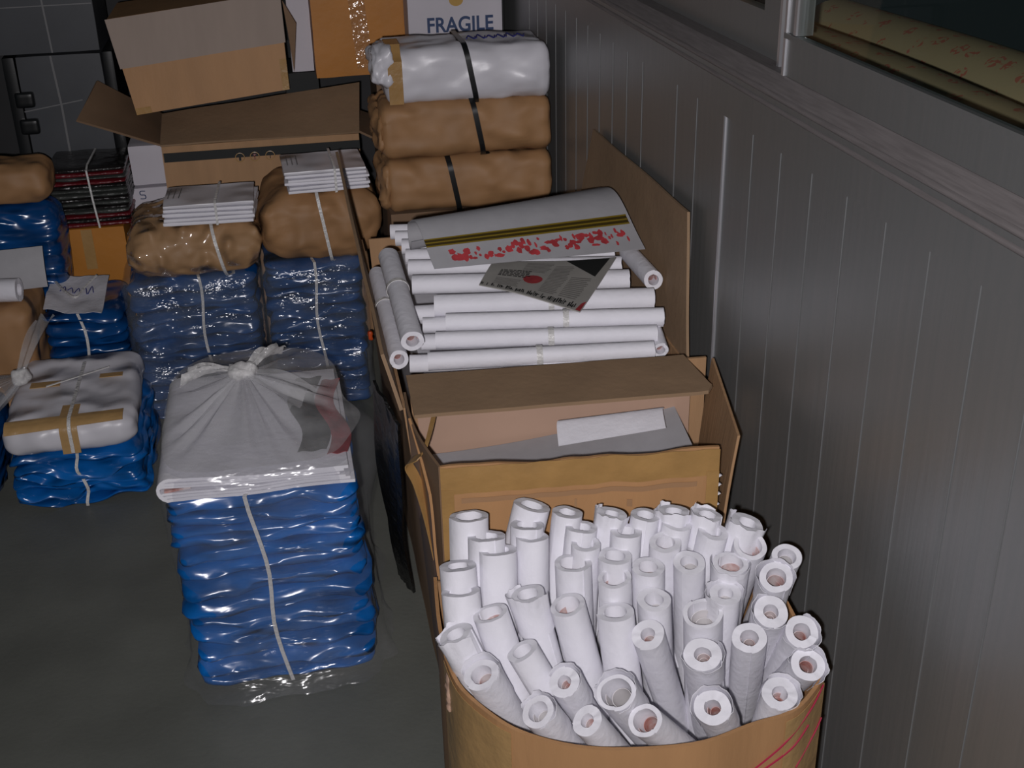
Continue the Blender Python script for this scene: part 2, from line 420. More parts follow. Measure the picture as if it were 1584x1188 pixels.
# behind the glass: two long rolls of sheeting on an outside shelf, a brown board
V, Fc = bx((WX + 0.065, -1.0, 0.91), (1.35, 4.3, 0.985)); struct(obj('trim_5', V, Fc, M['dark_wall'], smooth=False))
def sheeting_roll(y0, y1, cx, cz, r, label):
    V, Fc = tube_vf([(cx, y, cz + 0.004 * math.sin(y * 5)) for y in [y0 + (y1 - y0) * i / 24 for i in range(25)]], r, 32)
    o = obj('sheeting_roll', V, Fc, M['sheeting'], loc=(cx, (y0 + y1) / 2, cz - r)); tag(o, label, 'roll', 'patterned sheeting rolls behind the window')
sheeting_roll(0.3, 2.12, 0.84, 1.0724, 0.085, 'beige roll with red pattern behind the window glass, lower and nearer the glass')
sheeting_roll(0.3, 2.12, 1.012, 1.0727, 0.085, 'beige red-patterned roll behind the window glass, upper one set further back')
bo = obj('brown_board', *bx((WX + 0.12, 2.16, 0.97), (WX + 0.17, 2.9, 1.7)), M['card_orange'], loc=(WX + .15, 2.5, 0.97), smooth=False)
tag(bo, 'brown board behind the narrow far window pane', 'board')

# ------------------------------------------------------------------ front carton of upright rolls
FC = thing('open_carton', 'open brown carton at front with bulging side, crimson marker lines and rolls standing in it', 'carton', (0.36, 1.25, 0))
def wall_strip(pts, z0, z1, th=0.005):
    pts = smooth_path([(x, y, 0) for x, y in pts], 6)
    def f(u, v):
        k = u * (len(pts) - 1); i = min(int(k), len(pts) - 2); p = pts[i].lerp(pts[i + 1], k - i)
        zz = z1(u) if callable(z1) else z1
        return Vector((p.x, p.y, z0 + (zz - z0) * v))
    return sheet_vf(f, 40, 6, th), f
front_pts = [(q.x, q.y) for q in (at_z(px, py, 0.5) for px, py in ((690, 1016), (712, 1065), (761, 1109), (809, 1133), (886, 1150), (975, 1154), (1084, 1147), (1161, 1123), (1230, 1101), (1272, 1050)))]
(v, f_), ffront = wall_strip(front_pts, 0.0, lambda u: 0.5 + 0.004 * math.sin(u * 9))
FCF = obj('front_panel', v, f_, M['card_face'], FC)
(v, f_), _ = wall_strip([front_pts[0], (0.141, 1.33), (0.15, 1.43)], 0, 0.5); obj('side_panel', v, f_, M['card_face'], FC)
(v, f_), _ = wall_strip([front_pts[-1], (0.600, 1.18), (0.605, 1.30), (0.595, 1.43)], 0, lambda u: 0.5 + 0.02 * u); obj('side_panel', v, f_, M['card_face'], FC)
(v, f_), _ = wall_strip([(0.15, 1.432), (0.35, 1.436), (0.59, 1.43)], 0, 0.49); obj('back_panel', v, f_, M['card'], FC)
obj('bottom_panel', *bx((0.16, 1.14, 0.001), (0.57, 1.42, 0.006)), M['card'], FC, smooth=False)
def on_front(u, z, off=0.004):
    a = ffront(max(u - .01, 0), 0); b = ffront(min(u + .01, 1), 0); t = (b - a).normalized()
    p = ffront(u, 0); return Vector((p.x, p.y, z)) + Vector((t.y, -t.x, 0)) * off
# tape at both corners, crimson lines, torn white corner
obj('corner_tape', *sheet_vf(lambda u, v: on_front(0.86 + 0.14 * u, 0.30 + 0.195 * v, 0.0035), 10, 6, 0.0006), M['tape_tan'], FCF)
obj('corner_tape', *sheet_vf(lambda u, v: on_front(0.0 + 0.30 * u, 0.30 + 0.195 * v, 0.0035), 14, 6, 0.0006), M['tape_tan'], FCF)
for pts in ([(0.985, 0.497), (0.93, 0.484), (0.86, 0.462), (0.78, 0.43)], [(0.93, 0.462), (0.88, 0.448), (0.80, 0.425)], [(1.0, 0.44), (0.96, 0.43), (0.9, 0.41)]):
    obj('marker_line', *tube_vf(smooth_path([on_front(u, z, 0.0045) for u, z in pts], 6), 0.0012, 5), M['crimson'], FCF)
V, Fc = rbox_vf(on_front(0.045, 0.462, 0.002), (0.004, 0.008, 0.026), 0.0035, (5, 6, 16), nz(0.004, 90, 90, 120, 3, 0.002))
obj('torn_corner', V, Fc, M['card_in'], FCF)

def tube_mesh(R, r, L, seed, ragged=0.0, seg=36):
    """rolled sheet: outer and inner skins with a seam step, top at z=0, running down to z=-L"""
    rnd = random.Random(seed); V, Fc = [], []; a0 = rnd.random() * 6.28; step = 0.0014
    rows = [(0, -L), (0, -L * 0.5), (0, -0.03), (0, -0.006), (0, 0.0), (1, 0.0), (1, -0.02), (1, -0.10), (1, -L)]
    for wch, z in rows:
        for k in range(seg + 1):
            t = k / seg; a = a0 + 2 * math.pi * t
            rr = R - step * t if wch == 0 else r + step * (1 - t) * 0.8
            rr *= 1 + 0.035 * math.sin(2 * a + seed) + 0.012 * math.sin(5 * a + seed * 2)
            zz = z
            if abs(z) < 0.001: zz = ragged * noise.noise(Vector((math.cos(a) * 2.2, math.sin(a) * 2.2, seed * 3.3))) + 0.0004 * math.sin(3 * a + seed)
            V.append(Vector((rr * math.cos(a), rr * math.sin(a), zz)))
    n = seg + 1
    for i in range(len(rows) - 1):
        for k in range(seg): Fc.append((i * n + k, i * n + k + 1, (i + 1) * n + k + 1, (i + 1) * n + k))
    for k in (0, seg):
        Fc.append((3 * n + k, 4 * n + k, 5 * n + k, 6 * n + k)) ; Fc.append((2 * n + k, 3 * n + k, 6 * n + k, 7 * n + k)); Fc.append((1 * n + k, 2 * n + k, 7 * n + k, 8 * n + k))
    return V, Fc
def spiral_vf(r, L, seed, turns=1.2, z1=-0.012):
    rnd = random.Random(seed + 50); a0 = rnd.random() * 6.28
    def f(u, v):
        a = a0 + u * turns * 6.283
        rr = r * (0.96 - 0.42 * u)
        return Vector((rr * math.cos(a), rr * math.sin(a), z1 - 0.01 * u - v * L))
    return sheet_vf(f, 28, 3, 0.0006)
def torn_wrap_vf(R, seed, arc=4.2, hi=0.009):
    rnd = random.Random(seed + 9); a0 = rnd.random() * 6.28
    hs = [rnd.random() for _ in range(60)]
    def f(u, v):
        a = a0 + u * arc
        k0 = u * 9; i0 = int(k0); top = hi * (0.1 + 0.9 * (hs[i0] * (1 - k0 + i0) + hs[i0 + 1] * (k0 - i0)) + 0.25 * (hs[int(u * 29) + 25] - .5)) * math.sin(math.pi * min(1, u * 1.0 + 0.02)) ** 0.4
        z = -0.05 + (0.05 + top) * v
        rr = R + 0.0012 + (0.004 * hs[int(u * 13) + 20] * v * v)
        return Vector((rr * math.cos(a), rr * math.sin(a), z))
    return sheet_vf(f, 30, 5, 0.0005)
def mesh_of(name, vf, material):
    o = obj(name, vf[0], vf[1], material); me = o.data; bpy.data.objects.remove(o); return me
RV = []
for k in range(8):
    R = 0.0225; hole = [0.0110, 0.0130, 0.0092, 0.0118, 0.0150, 0.0100, 0.0125, 0.0165][k]
    RV.append((mesh_of('outer_sheet', tube_mesh(R, hole, 0.25, k, 0.0006 if k % 2 else 0.0013), M['paper']),
               mesh_of('inner_sheet', spiral_vf(hole, 0.12, k, 1.15 + 0.2 * (k % 3)), M['paper_print'] if k % 2 == 0 else M['paper_in']),
               mesh_of('torn_wrap', torn_wrap_vf(R, k), M['paper'])))
# tops of the rolls: (photo x, photo y, width) in the 2.4x crop of the carton, body direction, openness, variant, torn
rolls = {
 'back row': [(205,140,150,.02,1,.30,4,0),(440,100,140,-.25,1,.34,1,0),(570,125,122,-.12,1,.36,3,0),(735,130,112,-.2,1,.45,5,1),(860,135,118,-.15,1,.42,1,0),(965,122,122,-.1,1,.40,3,1),(1090,135,114,-.2,1,.42,6,1),(1240,165,132,-.45,1,.45,3,1)],
 'second row': [(270,215,148,.02,1,.30,6,0),(420,172,132,-.03,1,.32,1,0),(622,180,122,-.12,1,.42,6,0),(790,195,126,-.06,1,.45,3,0),(978,168,112,-.2,1,.5,1,0),(1112,195,118,-.25,1,.55,3,0),(1250,248,132,-.35,1,.8,4,0),(1385,290,114,-.45,1,.85,1,0)],
 'third row': [(310,265,145,.02,1,.32,1,0),(440,215,130,.02,1,.34,3,0),(640,242,116,-.05,1,.5,1,0),(935,237,122,-.05,1,.65,6,0),(590,315,138,.04,1,.52,4,0),(747,287,126,.02,1,.55,1,0),(870,328,124,0,1,.62,6,0),(1022,312,124,0,1,.72,3,0),(1177,315,130,-.12,1,.68,4,1),(1345,368,130,-.28,1,.88,6,1)],
 'fourth row': [(165,325,148,.08,1,.30,3,0),(745,368,132,.05,1,.6,4,0),(893,450,130,.05,1,.7,3,0),(1157,427,126,-.12,1,.68,5,1),(1325,495,132,-.25,1,.9,2,1),(1440,570,130,-.6,1,.9,0,1)],
 'fifth row': [(175,418,146,.10,1,.32,1,0),(285,500,132,.35,1,.5,4,0),(422,430,134,.28,1,.5,1,1),(570,470,140,.28,1,.58,4,0),(748,495,140,.12,1,.55,1,0),(1075,500,150,0,1,.78,7,0),(1245,592,130,-.1,1,.9,0,0)],
 'sixth row': [(155,580,132,.5,1,.52,3,1),(402,640,124,.6,1,.55,1,0),(868,580,130,.32,1,.85,2,0),(1072,655,142,.1,1,.9,2,1),(1465,692,130,-.9,.8,.92,0,1)],
 'seventh row': [(250,728,140,.6,.9,.78,6,1),(560,757,126,.6,.9,.85,2,1),(750,795,152,.75,.9,.88,7,1),(1360,800,142,-.35,1,.84,2,1)],
 'front row': [(462,865,134,.75,.85,.8,1,1),(645,900,124,.75,.85,.82,2,0),(858,900,136,.95,.75,.86,4,0),(1110,850,142,.45,.9,.93,2,1)],
}
ORD = ['first', 'second', 'third', 'fourth', 'fifth', 'sixth', 'seventh', 'eighth', 'ninth', 'tenth']
for row, L in rolls.items():
    order = sorted(range(len(L)), key=lambda i: L[i][0])
    for rank, i in enumerate(order):
        cx, cy, w, dx, dy, opn, var, torn = L[i]
        px, py = 640 + cx / 2.4, 740 + cy / 2.4
        z = 0.625 - 0.122 * max(0, min(1, (cy - 130) / 740.0))
        if cx > 1300 and cy > 650: z -= 0.006
        P = at_z(px, py, z); v = (P - CAM); D = v.dot(fwd); v.normalize()
        sc_ = (w / 2.4) * D / F / 0.045
        q = at_z(px + dx * 4, py + dy * 4, z); pdir = (CAM + (q - CAM).normalized() * (P - CAM).length) - P
        pdir = -(pdir - v * pdir.dot(v)).normalized()
        opn = max(opn, 0.28)
        a = (-v * opn + pdir * math.sqrt(1 - opn * opn)).normalized()
        kind_ = ('torn-edged ' if torn else '') + ('wide-cored ' if var in (4, 7) else 'tight-cored ' if var in (0, 2, 5) else '')
        t = thing('paper_roll', '%swhite roll, %s from left in %s of front carton' % (kind_, ORD[rank], row), 'paper roll', P, 'white rolls standing in the front carton')
        t.rotation_mode = 'QUATERNION'
        t.rotation_quaternion = Vector((0, 0, 1)).rotation_difference(a) @ Quaternion((0, 0, 1), (cx * 7 % 628) / 100)
        t.scale = (sc_, sc_, sc_)
        for k, nm in enumerate(('outer_sheet', 'inner_sheet', 'torn_wrap')):
            if k == 2 and not torn: continue
            o = bpy.data.objects.new(nm, RV[var][k]); COL.objects.link(o); o.parent = t

# ------------------------------------------------------------------ second carton (paper inside)
C2 = thing('open_carton', 'open brown carton with taped front and loose white sheets inside, behind the rolls', 'carton', (0.38, 1.6, 0))
zt = 0.655
a = at_z(680, 722, zt); b = at_z(1113, 692, zt)
C2F = panel('front_panel', (a.x, a.y, 0), (b.x, b.y, 0), b, a, M['card_face'], C2, 0.005, 0.004, 1, 30, 14, ragged=0.006)
bl = Vector((0.165, 1.718, 0)); br = Vector((0.610, 1.686, 0))
panel('back_panel', (0.192, bl.y, 0), br, (br.x, br.y, 0.655), (bl.x, bl.y, 0.655), M['card_in'], C2, 0.004, 0.003, 2)
lo_ = Vector((a.x - 0.008, a.y + 0.01, 0))
def left_side(u, v):
    p = Vector((a.x, a.y, 0)).lerp(bl, u); p.z = 0.655 * v
    p.x += (0.185 - p.x) * (1 - v) * u - 0.016 * u * v - 0.010 * math.sin(math.pi * u) * v
    return p
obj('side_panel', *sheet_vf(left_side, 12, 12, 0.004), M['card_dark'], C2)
tr = at_z(1143, 674, 0.655)
def right_side(u, v):
    p0 = Vector((b.x + 0.006, b.y + 0.004, 0.0)).lerp(Vector((0.620, 1.686, 0.0)), u)
    p1 = tr.lerp(Vector((0.648, 1.690, 0.672)), u)
    p = p0.lerp(p1, v); 
    if v < 1: p.x = p0.x + (p1.x - p0.x) * v ** 3
    return p
obj('side_panel', *sheet_vf(right_side, 12, 14, 0.004), M['card'], C2)
obj('bottom_panel', *bx((0.19, 1.50, 0.001), (0.57, 1.69, 0.006)), M['card'], C2, smooth=False)
# taped upper edge: wide brown tape folded over the front and down the left corner
def on_c2(u, z, off): 
    p = Vector((a.x, a.y, 0)).lerp(Vector((b.x, b.y, 0)), u); n = Vector((b.y - a.y, -(b.x - a.x), 0)).normalized()
    if n.y > 0: n = -n
    p = p + n * (off + 0.002); p.z = z + 0.004 * noise.noise(Vector((u * 9, 0, 1))); return p
obj('tape', *sheet_vf(lambda u, v: on_c2(u, 0.612 + 0.043 * v, 0.003), 40, 4, 0.0008), M['tape'], C2F)
obj('tape', *sheet_vf(lambda u, v: on_c2(0.0 + 0.045 * u, 0.30 + 0.32 * v, 0.0042), 4, 14, 0.0008), M['tape'], C2F)
obj('tape', *sheet_vf(lambda u, v: on_c2(0.955 + 0.045 * u, 0.30 + 0.32 * v, 0.0042), 4, 14, 0.0008), M['tape'], C2F)
obj('print_line', *sheet_vf(lambda u, v: on_c2(0.07 + 0.85 * u, 0.597 + 0.008 * v - 0.0 * u, 0.0050), 30, 1, 0.0004), M['card_line'], C2F)
obj('flute_seam', *sheet_vf(lambda u, v: on_c2(0.475 + 0.008 * u, 0.33 + 0.26 * v, 0.0046), 2, 10, 0.0004), M['card'], C2F)
obj('print_mark', *sheet_vf(lambda u, v: on_c2(0.665 + 0.02 * u, 0.572 + 0.012 * v, 0.005), 2, 2, 0.0004), M['card_line'], C2F)
# left flap standing with its torn tape tongue
p1 = at_z(641, 648, 0.66); p2 = at_z(634, 718, 0.62); p3 = at_z(640, 740, 0.58)
V, Fc = sheet_vf(quad_f((a.x - 0.004, a.y + 0.015, 0.40), (bl.x - 0.004, bl.y - 0.03, 0.40), (bl.x - 0.022, bl.y - 0.10, 0.66), (a.x - 0.016, a.y + 0.02, 0.60), 0.006, 4), 10, 10, 0.004)
obj('flap', V, Fc, M['card_face'], C2)
tongue = [at_z(672, 640, 0.655), at_z(655, 700, 0.64), at_z(632, 716, 0.615), at_z(645, 745, 0.585), at_z(662, 800, 0.53), at_z(676, 860, 0.47)]
obj('torn_tape', *strip_vf(smooth_path(tongue, 5), (0.012, 0.016, 0.004), 0.0008), M['tape'], C2)
# torn white perforations at the front right corner
for k, (px, py) in enumerate([(1112, 736), (1111, 750), (1110, 764), (1108, 780)]):
    q = at_y(px, py, b.y - 0.004)
    obj('torn_tab', [q + Vector((-.004, 0, -.005)), q + Vector((.005, 0, 0)), q + Vector((-.004, 0, .005)), q + Vector((-.004, 0.004, -.005)), q + Vector((.005, 0.004, 0)), q + Vector((-.004, 0.004, .005))],
        [(0, 1, 2), (3, 5, 4), (0, 3, 4, 1), (1, 4, 5, 2), (2, 5, 3, 0)], M['paper'], C2F, smooth=False)
# sheets inside it
def c2sheet(u, v):
    x = 0.185 + 0.40 * u; y = 1.50 + 0.195 * v
    return Vector((x, y, 0.515 + 0.035 * v + 0.045 * u * u + 0.012 * math.sin(u * 5) * (1 - v)))
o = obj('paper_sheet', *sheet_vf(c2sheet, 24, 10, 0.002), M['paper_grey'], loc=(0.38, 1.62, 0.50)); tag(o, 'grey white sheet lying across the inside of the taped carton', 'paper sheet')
V, Fc = bx((0.19, 1.505, 0.008), (0.57, 1.685, 0.47)); o = obj('paper_stack', V, Fc, M['paper'], loc=(0.38, 1.62, 0.01), smooth=False); tag(o, 'thick pile of white paper under the loose sheets in the taped carton', 'paper pile')
e1 = at_y(864, 690, 1.60); e2 = at_y(1030, 662, 1.60); e3 = at_y(1027, 636, 1.65); e4 = at_y(864, 656, 1.65)
def curl(u, v):
    p = e1.lerp(e2, u).lerp(e4.lerp(e3, u), v)
    return p + Vector((0, 0.012 * math.sin(v * 3.1), 0.010 * math.sin(v * 2.6)))
o = obj('paper_sheet', *sheet_vf(curl, 16, 10, 0.0012), M['paper'], loc=e1); tag(o, 'bright white curled sheet at the right inside the taped carton', 'paper sheet')

# ------------------------------------------------------------------ third carton with rolls lying across it
C3 = thing('open_carton', 'open brown carton with tall side flaps and white rolls lying across it', 'carton', (0.4, 2.15, 0))
y0, y1, x0, x1 = 1.746, 2.60, 0.150, 0.645
panel('front_panel', (0.193, y0, 0), (x1, y0 - 0.033, 0), (x1, y0 - 0.033, 0.664), (0.158, y0, 0.664), M['card'], C3, 0.005, 0.003, 5)
panel('side_panel', (0.193, y0 + .006, 0), (0.193, y1, 0), (0.152, y1, 0.61), (0.152, y0 + .006, 0.61), M['card'], C3, 0.005, 0.003, 6)
panel('side_panel', (x1, y0, 0), (x1, y1, 0), (x1, y1, 0.61), (x1, y0, 0.61), M['card'], C3, 0.005, 0.003, 7)
panel('back_panel', (0.193, y1, 0), (x1, y1, 0), (x1, y1, 0.61), (0.168, y1, 0.61), M['card'], C3, 0.005, 0.003, 8)
# front flap folded out over the taped carton
fa = at_z(628, 583, 0.672); fb = at_z(1057, 551, 0.672); fc = at_z(1108, 606, 0.668); fd = at_z(641, 645, 0.664)
def fflap(u, v):
    p = fa.lerp(fb, u).lerp(fd.lerp(fc, u), v)
    cr = max(0, (u - 0.965) / 0.035) * max(0, (v - 0.72) / 0.28)
    p = p - (fd - fa).normalized() * 0.02 * cr * cr
    p.z += 0.001 * noise.noise(Vector((u * 5, v * 2, 3))) 
    return p
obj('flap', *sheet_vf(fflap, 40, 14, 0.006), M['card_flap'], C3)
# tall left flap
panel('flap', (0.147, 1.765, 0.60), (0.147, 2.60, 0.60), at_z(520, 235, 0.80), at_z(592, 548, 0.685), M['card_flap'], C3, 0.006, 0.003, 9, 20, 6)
# tall right flap against the wall
ra = (0.648, 1.80, 0.58); rb = (0.648, 2.60, 0.60); rc = at_x(918, 200, 0.672); rd = at_x(1066, 328, 0.668)
def rflap(u, v):
    p = Vector(ra).lerp(Vector(rb), u).lerp(Vector(rd).lerp(Vector(rc), u), v)
    if u < 0.08: p.y += 0.02 * v * v * (1 - u / 0.08) * 0
    p.x += 0.004 * noise.noise(p * 5); p.x = min(p.x, 0.674); return p
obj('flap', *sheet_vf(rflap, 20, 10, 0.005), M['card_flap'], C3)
V, Fc = bx((0.205, y0 + .02, 0.01), (x1 - .01, y1 - .01, 0.58)); o = obj('paper_stack', V, Fc, M['paper'], loc=(.4, 2.2, .01), smooth=False); tag(o, 'deeper pile of white paper under the lying rolls in the third carton', 'paper pile')

G3 = 'white rolls lying in the third carton'
LR = {}
def lying_roll(pa, pb, dia, label, rub=None, var=0, group=G3):
    """roll from pa to pb (world points on its axis); the open end is pb"""
    pa, pb = Vector(pa), Vector(pb); L = (pb - pa).length; d = (pb - pa).normalized()
    t = thing('paper_roll', label, 'paper roll', pb, group); R = dia / 2
    q = Vector((0, 0, 1)).rotation_difference(d)
    hole = R * 0.52
    V, Fc = tube_mesh(R, hole, L, var, 0.001); V = [q @ v + pb for v in V]
    obj('outer_sheet', V, Fc, M['paper'], t)
    V, Fc = spiral_vf(hole, min(0.12, L * .5), var, 1.1, -0.01); V = [q @ v + pb for v in V]
    obj('inner_sheet', V, Fc, M['paper_print'], t)
    if rub is not None:
        c = pa.lerp(pb, rub); ax = d; e = ax.cross(Vector((0, 0, 1))).normalized(); g = e.cross(ax)
        pts = [c + (e * math.cos(k * 2 * math.pi / 24) + g * math.sin(k * 2 * math.pi / 24)) * (R + 0.0013) for k in range(25)]
        obj('rubber_band', *strip_vf(pts, ax * 0.010, 0.0006), M['string'], t)
    return t
# across rolls, front to back: left px, right px, centre y left, right, width px, band
across = [((662, 559), (1011, 541), 31, 0.49, 0.662), ((674, 527), (1016, 516), 29, 0.52, 0.668), ((690, 499), (1026, 490), 30, 0.55, 0.683),
          ((672, 473), (1011, 462), 34, 0.53, 0.688), ((638, 441), (973, 432), 31, None, 0.690), ((632, 414), (961, 408), 27, None, 0.690),
          ((628, 397), (950, 391), 26, None, 0.692), ((622, 382), (940, 374), 25, None, 0.694), ((612, 369), (925, 362), 24, None, 0.696), ((604, 359), (910, 350), 23, None, 0.697)]
RW = ['nearest the folded flap', 'second from the folded flap', 'third from the folded flap', 'just in front of the newspaper', 'under the middle of the newspaper',
      'under the upper edge of the newspaper', 'first under the poster sheet', 'second under the poster sheet', 'third under the poster sheet', 'rearmost under the poster sheet']
for k, (l, r, w, rb, z) in enumerate(across):
    pa = at_z(*l, z); pb = at_z(*r, z); D = (pa - CAM).dot(fwd)
    lying_roll(pa, pb, w * D / F, 'white roll lying crosswise in third carton, %s' % RW[k], rb, k)
    if k < 4:   # a second roll behind it pokes out at the left
        d = [(-28, 4), (-22, 3), (-36, 4), (-30, 14)][k]
        qa = at_z(l[0] + d[0], l[1] + d[1], z - 0.022); qb = at_z(l[0] + 250, l[1] - 4, z - 0.026)
        lying_roll(qa, qb, w * D / F * 0.92, 'white roll end poking out left below the roll %s' % RW[k], None, k + 3)
def long_roll(pa, pb, w, label, za, zb, band, var):
    A = at_z(*pa, za); B = at_z(*pb, zb); lying_roll(A, B, w * (B - CAM).dot(fwd) / F, label, band, var)
long_roll((601, 397), (638, 528), 36, 'white roll lying lengthwise at left of the third carton, upper of the pair', 0.715, 0.69, 0.42, 2)
long_roll((583, 425), (617, 556), 32, 'white roll lying lengthwise at left of the third carton, lower one touching the flap', 0.66, 0.645, 0.42, 5)
long_roll((972, 390), (1011, 433), 32, 'white roll lying lengthwise at right below the poster corner, open end toward the viewer', 0.70, 0.705, None, 4)
long_roll((1010, 505), (1022, 542), 26, 'small white roll end at the right front corner of the third carton', 0.655, 0.648, None, 1)

# poster sheet partly unrolled on top
PO = thing('poster_sheet', 'large white poster lying half unrolled on the rolls with gold band and red printed strip', 'poster', (0.45, 2.25, 0.70))
TL, TR = at_z(632, 345, 0.775), at_z(930, 291, 0.79)
BL, BR = at_z(672, 416, 0.722), at_z(998, 385, 0.735)
def poster_pt(u, v, off=0.0):
    """v: 0 at the near edge, about 0.8 at the curl, 1 rolled under"""
    if v < 0.78:
        s = v / 0.78; p = BL.lerp(BR, u).lerp(TL.lerp(TR, u), s); z = p.z + 0.028 * math.sin(math.pi * s) - 0.018 * math.sin(2 * math.pi * s) * 0.4
        return Vector((p.x, p.y, z + off))
    s = (v - 0.78) / 0.22; p = TL.lerp(TR, u); r = 0.026; ang = s * 4.6
    return Vector((p.x, p.y + r * math.sin(ang), p.z - r + r * math.cos(ang) + off * math.cos(ang)))
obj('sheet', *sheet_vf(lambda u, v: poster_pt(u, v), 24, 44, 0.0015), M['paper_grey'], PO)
obj('gold_band', *sheet_vf(lambda u, v: poster_pt(u * 0.985, 0.215 + 0.075 * v, 0.0018), 24, 4, 0.0006), M['gold_dark'], PO)
for vv in (0.212, 0.245, 0.278):
    obj('gold_line', *sheet_vf(lambda u, v: poster_pt(u * 0.985, vv + 0.011 * v, 0.0026), 24, 2, 0.0004), M['gold'], PO)
rnd = random.Random(5); blobs = []
for k in range(70):
    u = 0.10 + 0.85 * (k + rnd.random()) / 70; v = 0.06 + 0.12 * rnd.random(); ru = 0.004 + 0.024 * rnd.random() ** 1.6; rv = 0.014 + 0.026 * rnd.random()
    c = [poster_pt(u, v, 0.0016)]; ring = [poster_pt(u + ru * math.cos(a * .5236) * (0.6 + 0.5 * rnd.random()), max(0.01, min(.205, v + rv * math.sin(a * .5236) * (0.6 + .5 * rnd.random()))), 0.0016) for a in range(12)]
    blobs.append((c + ring, [(0, 1 + a, 1 + (a + 1) % 12) for a in range(12)]))
obj('red_print', *merge(*blobs), M['red'], PO, smooth=False)

# newspaper
NP = thing('newspaper', 'folded newspaper page with a black corner and red spot lying on the white rolls', 'newspaper', at_z(840, 435, 0.705))
n1, n2, n3, n4 = at_z(741, 441, 0.712), at_z(897, 481, 0.712), at_z(953, 398, 0.716), at_z(762, 408, 0.712)
def news(u, v, off=0.0):
    p = n1.lerp(n2, u).lerp(n4.lerp(n3, u), v); p.z += off + 0.003 * math.sin(u * 4 + v * 2); return p
obj('page', *sheet_vf(news, 14, 10, 0.002), M['news'], NP)
def patch(name, pts, m_, off=0.0018):
    vs = [news(u, v, off) for u, v in pts]; obj(name, vs, [tuple(range(len(vs)))], m_, NP, smooth=False)
patch('black_corner', [(0.60, 0.985), (0.955, 0.985), (0.93, 0.62)], M['black_flat'])
patch('red_spot', [(0.44 + 0.085 * math.cos(a * .4488), 0.42 + 0.13 * math.sin(a * .4488) * (0.8 if a < 7 else 1)) for a in range(14)], M['red'], 0.0020)
patch('red_corner', [(0.955, 0.0), (1.0, 0.0), (1.0, 0.17), (0.97, 0.12)], M['red'], 0.0020)
def stroke(u, v, du, dv): 
    vs = [news(u, v, .002), news(u + du, v, .002), news(u + du, v + dv, .002), news(u, v + dv, .002)]; return vs, [(0, 1, 2, 3)]
rnd = random.Random(11); st = []; u = 0.01
while u < 0.93:
    wd_ = 0.006 + 0.010 * rnd.random(); st.append(stroke(u, 0.015 + 0.02 * rnd.random(), wd_, 0.05 + 0.05 * rnd.random()))
    if rnd.random() < .5: st.append(stroke(u, 0.03 + 0.05 * rnd.random(), wd_ * 2, 0.02))
    u += wd_ + 0.006 + (0.03 if rnd.random() < 0.12 else 0)
obj('headline_print', *merge(*st), M['black_flat'], NP, smooth=False)
st = []
for c0, c1, r0, r1 in ((0.12, 0.36, 0.42, 0.66),):
    for k in range(5):
        v = r0 + (r1 - r0) * k / 5; u = c0
        while u < c1: 
            w_ = 0.015 + 0.03 * rnd.random(); st.append(stroke(u, v, w_, 0.028)); u += w_ + 0.008
obj('bold_text', *merge(*st), M['black_flat'], NP, smooth=False)
st = []
for c0, c1, r0, r1 in ((0.55, 0.72, 0.16, 0.85), (0.74, 0.92, 0.16, 0.60), (0.30, 0.53, 0.62, 0.93), (0.12, 0.36, 0.14, 0.36)):
    nl = int((r1 - r0) / 0.035)
    for k in range(nl): st.append(stroke(c0, r0 + (r1 - r0) * k / nl, (c1 - c0) * (0.85 + 0.15 * rnd.random()), 0.013))
obj('column_text', *merge(*st), M['news_ink'], NP, smooth=False)

# dark sheet modelled in place of the shade down the third carton's left side
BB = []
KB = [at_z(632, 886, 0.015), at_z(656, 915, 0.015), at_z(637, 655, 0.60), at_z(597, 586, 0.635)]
def shade_surf(u, v):
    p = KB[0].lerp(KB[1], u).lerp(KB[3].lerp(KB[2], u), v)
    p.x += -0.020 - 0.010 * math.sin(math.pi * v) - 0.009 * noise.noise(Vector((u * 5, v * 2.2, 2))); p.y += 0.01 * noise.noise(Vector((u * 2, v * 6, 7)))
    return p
o = obj('shade_sheet', *sheet_vf(shade_surf, 24, 40, 0.005), M['black'], loc=(0.14, 1.98, 0)); tag(o, 'dark sheet standing in for shade down the left side of the cartons', 'shade sheet')

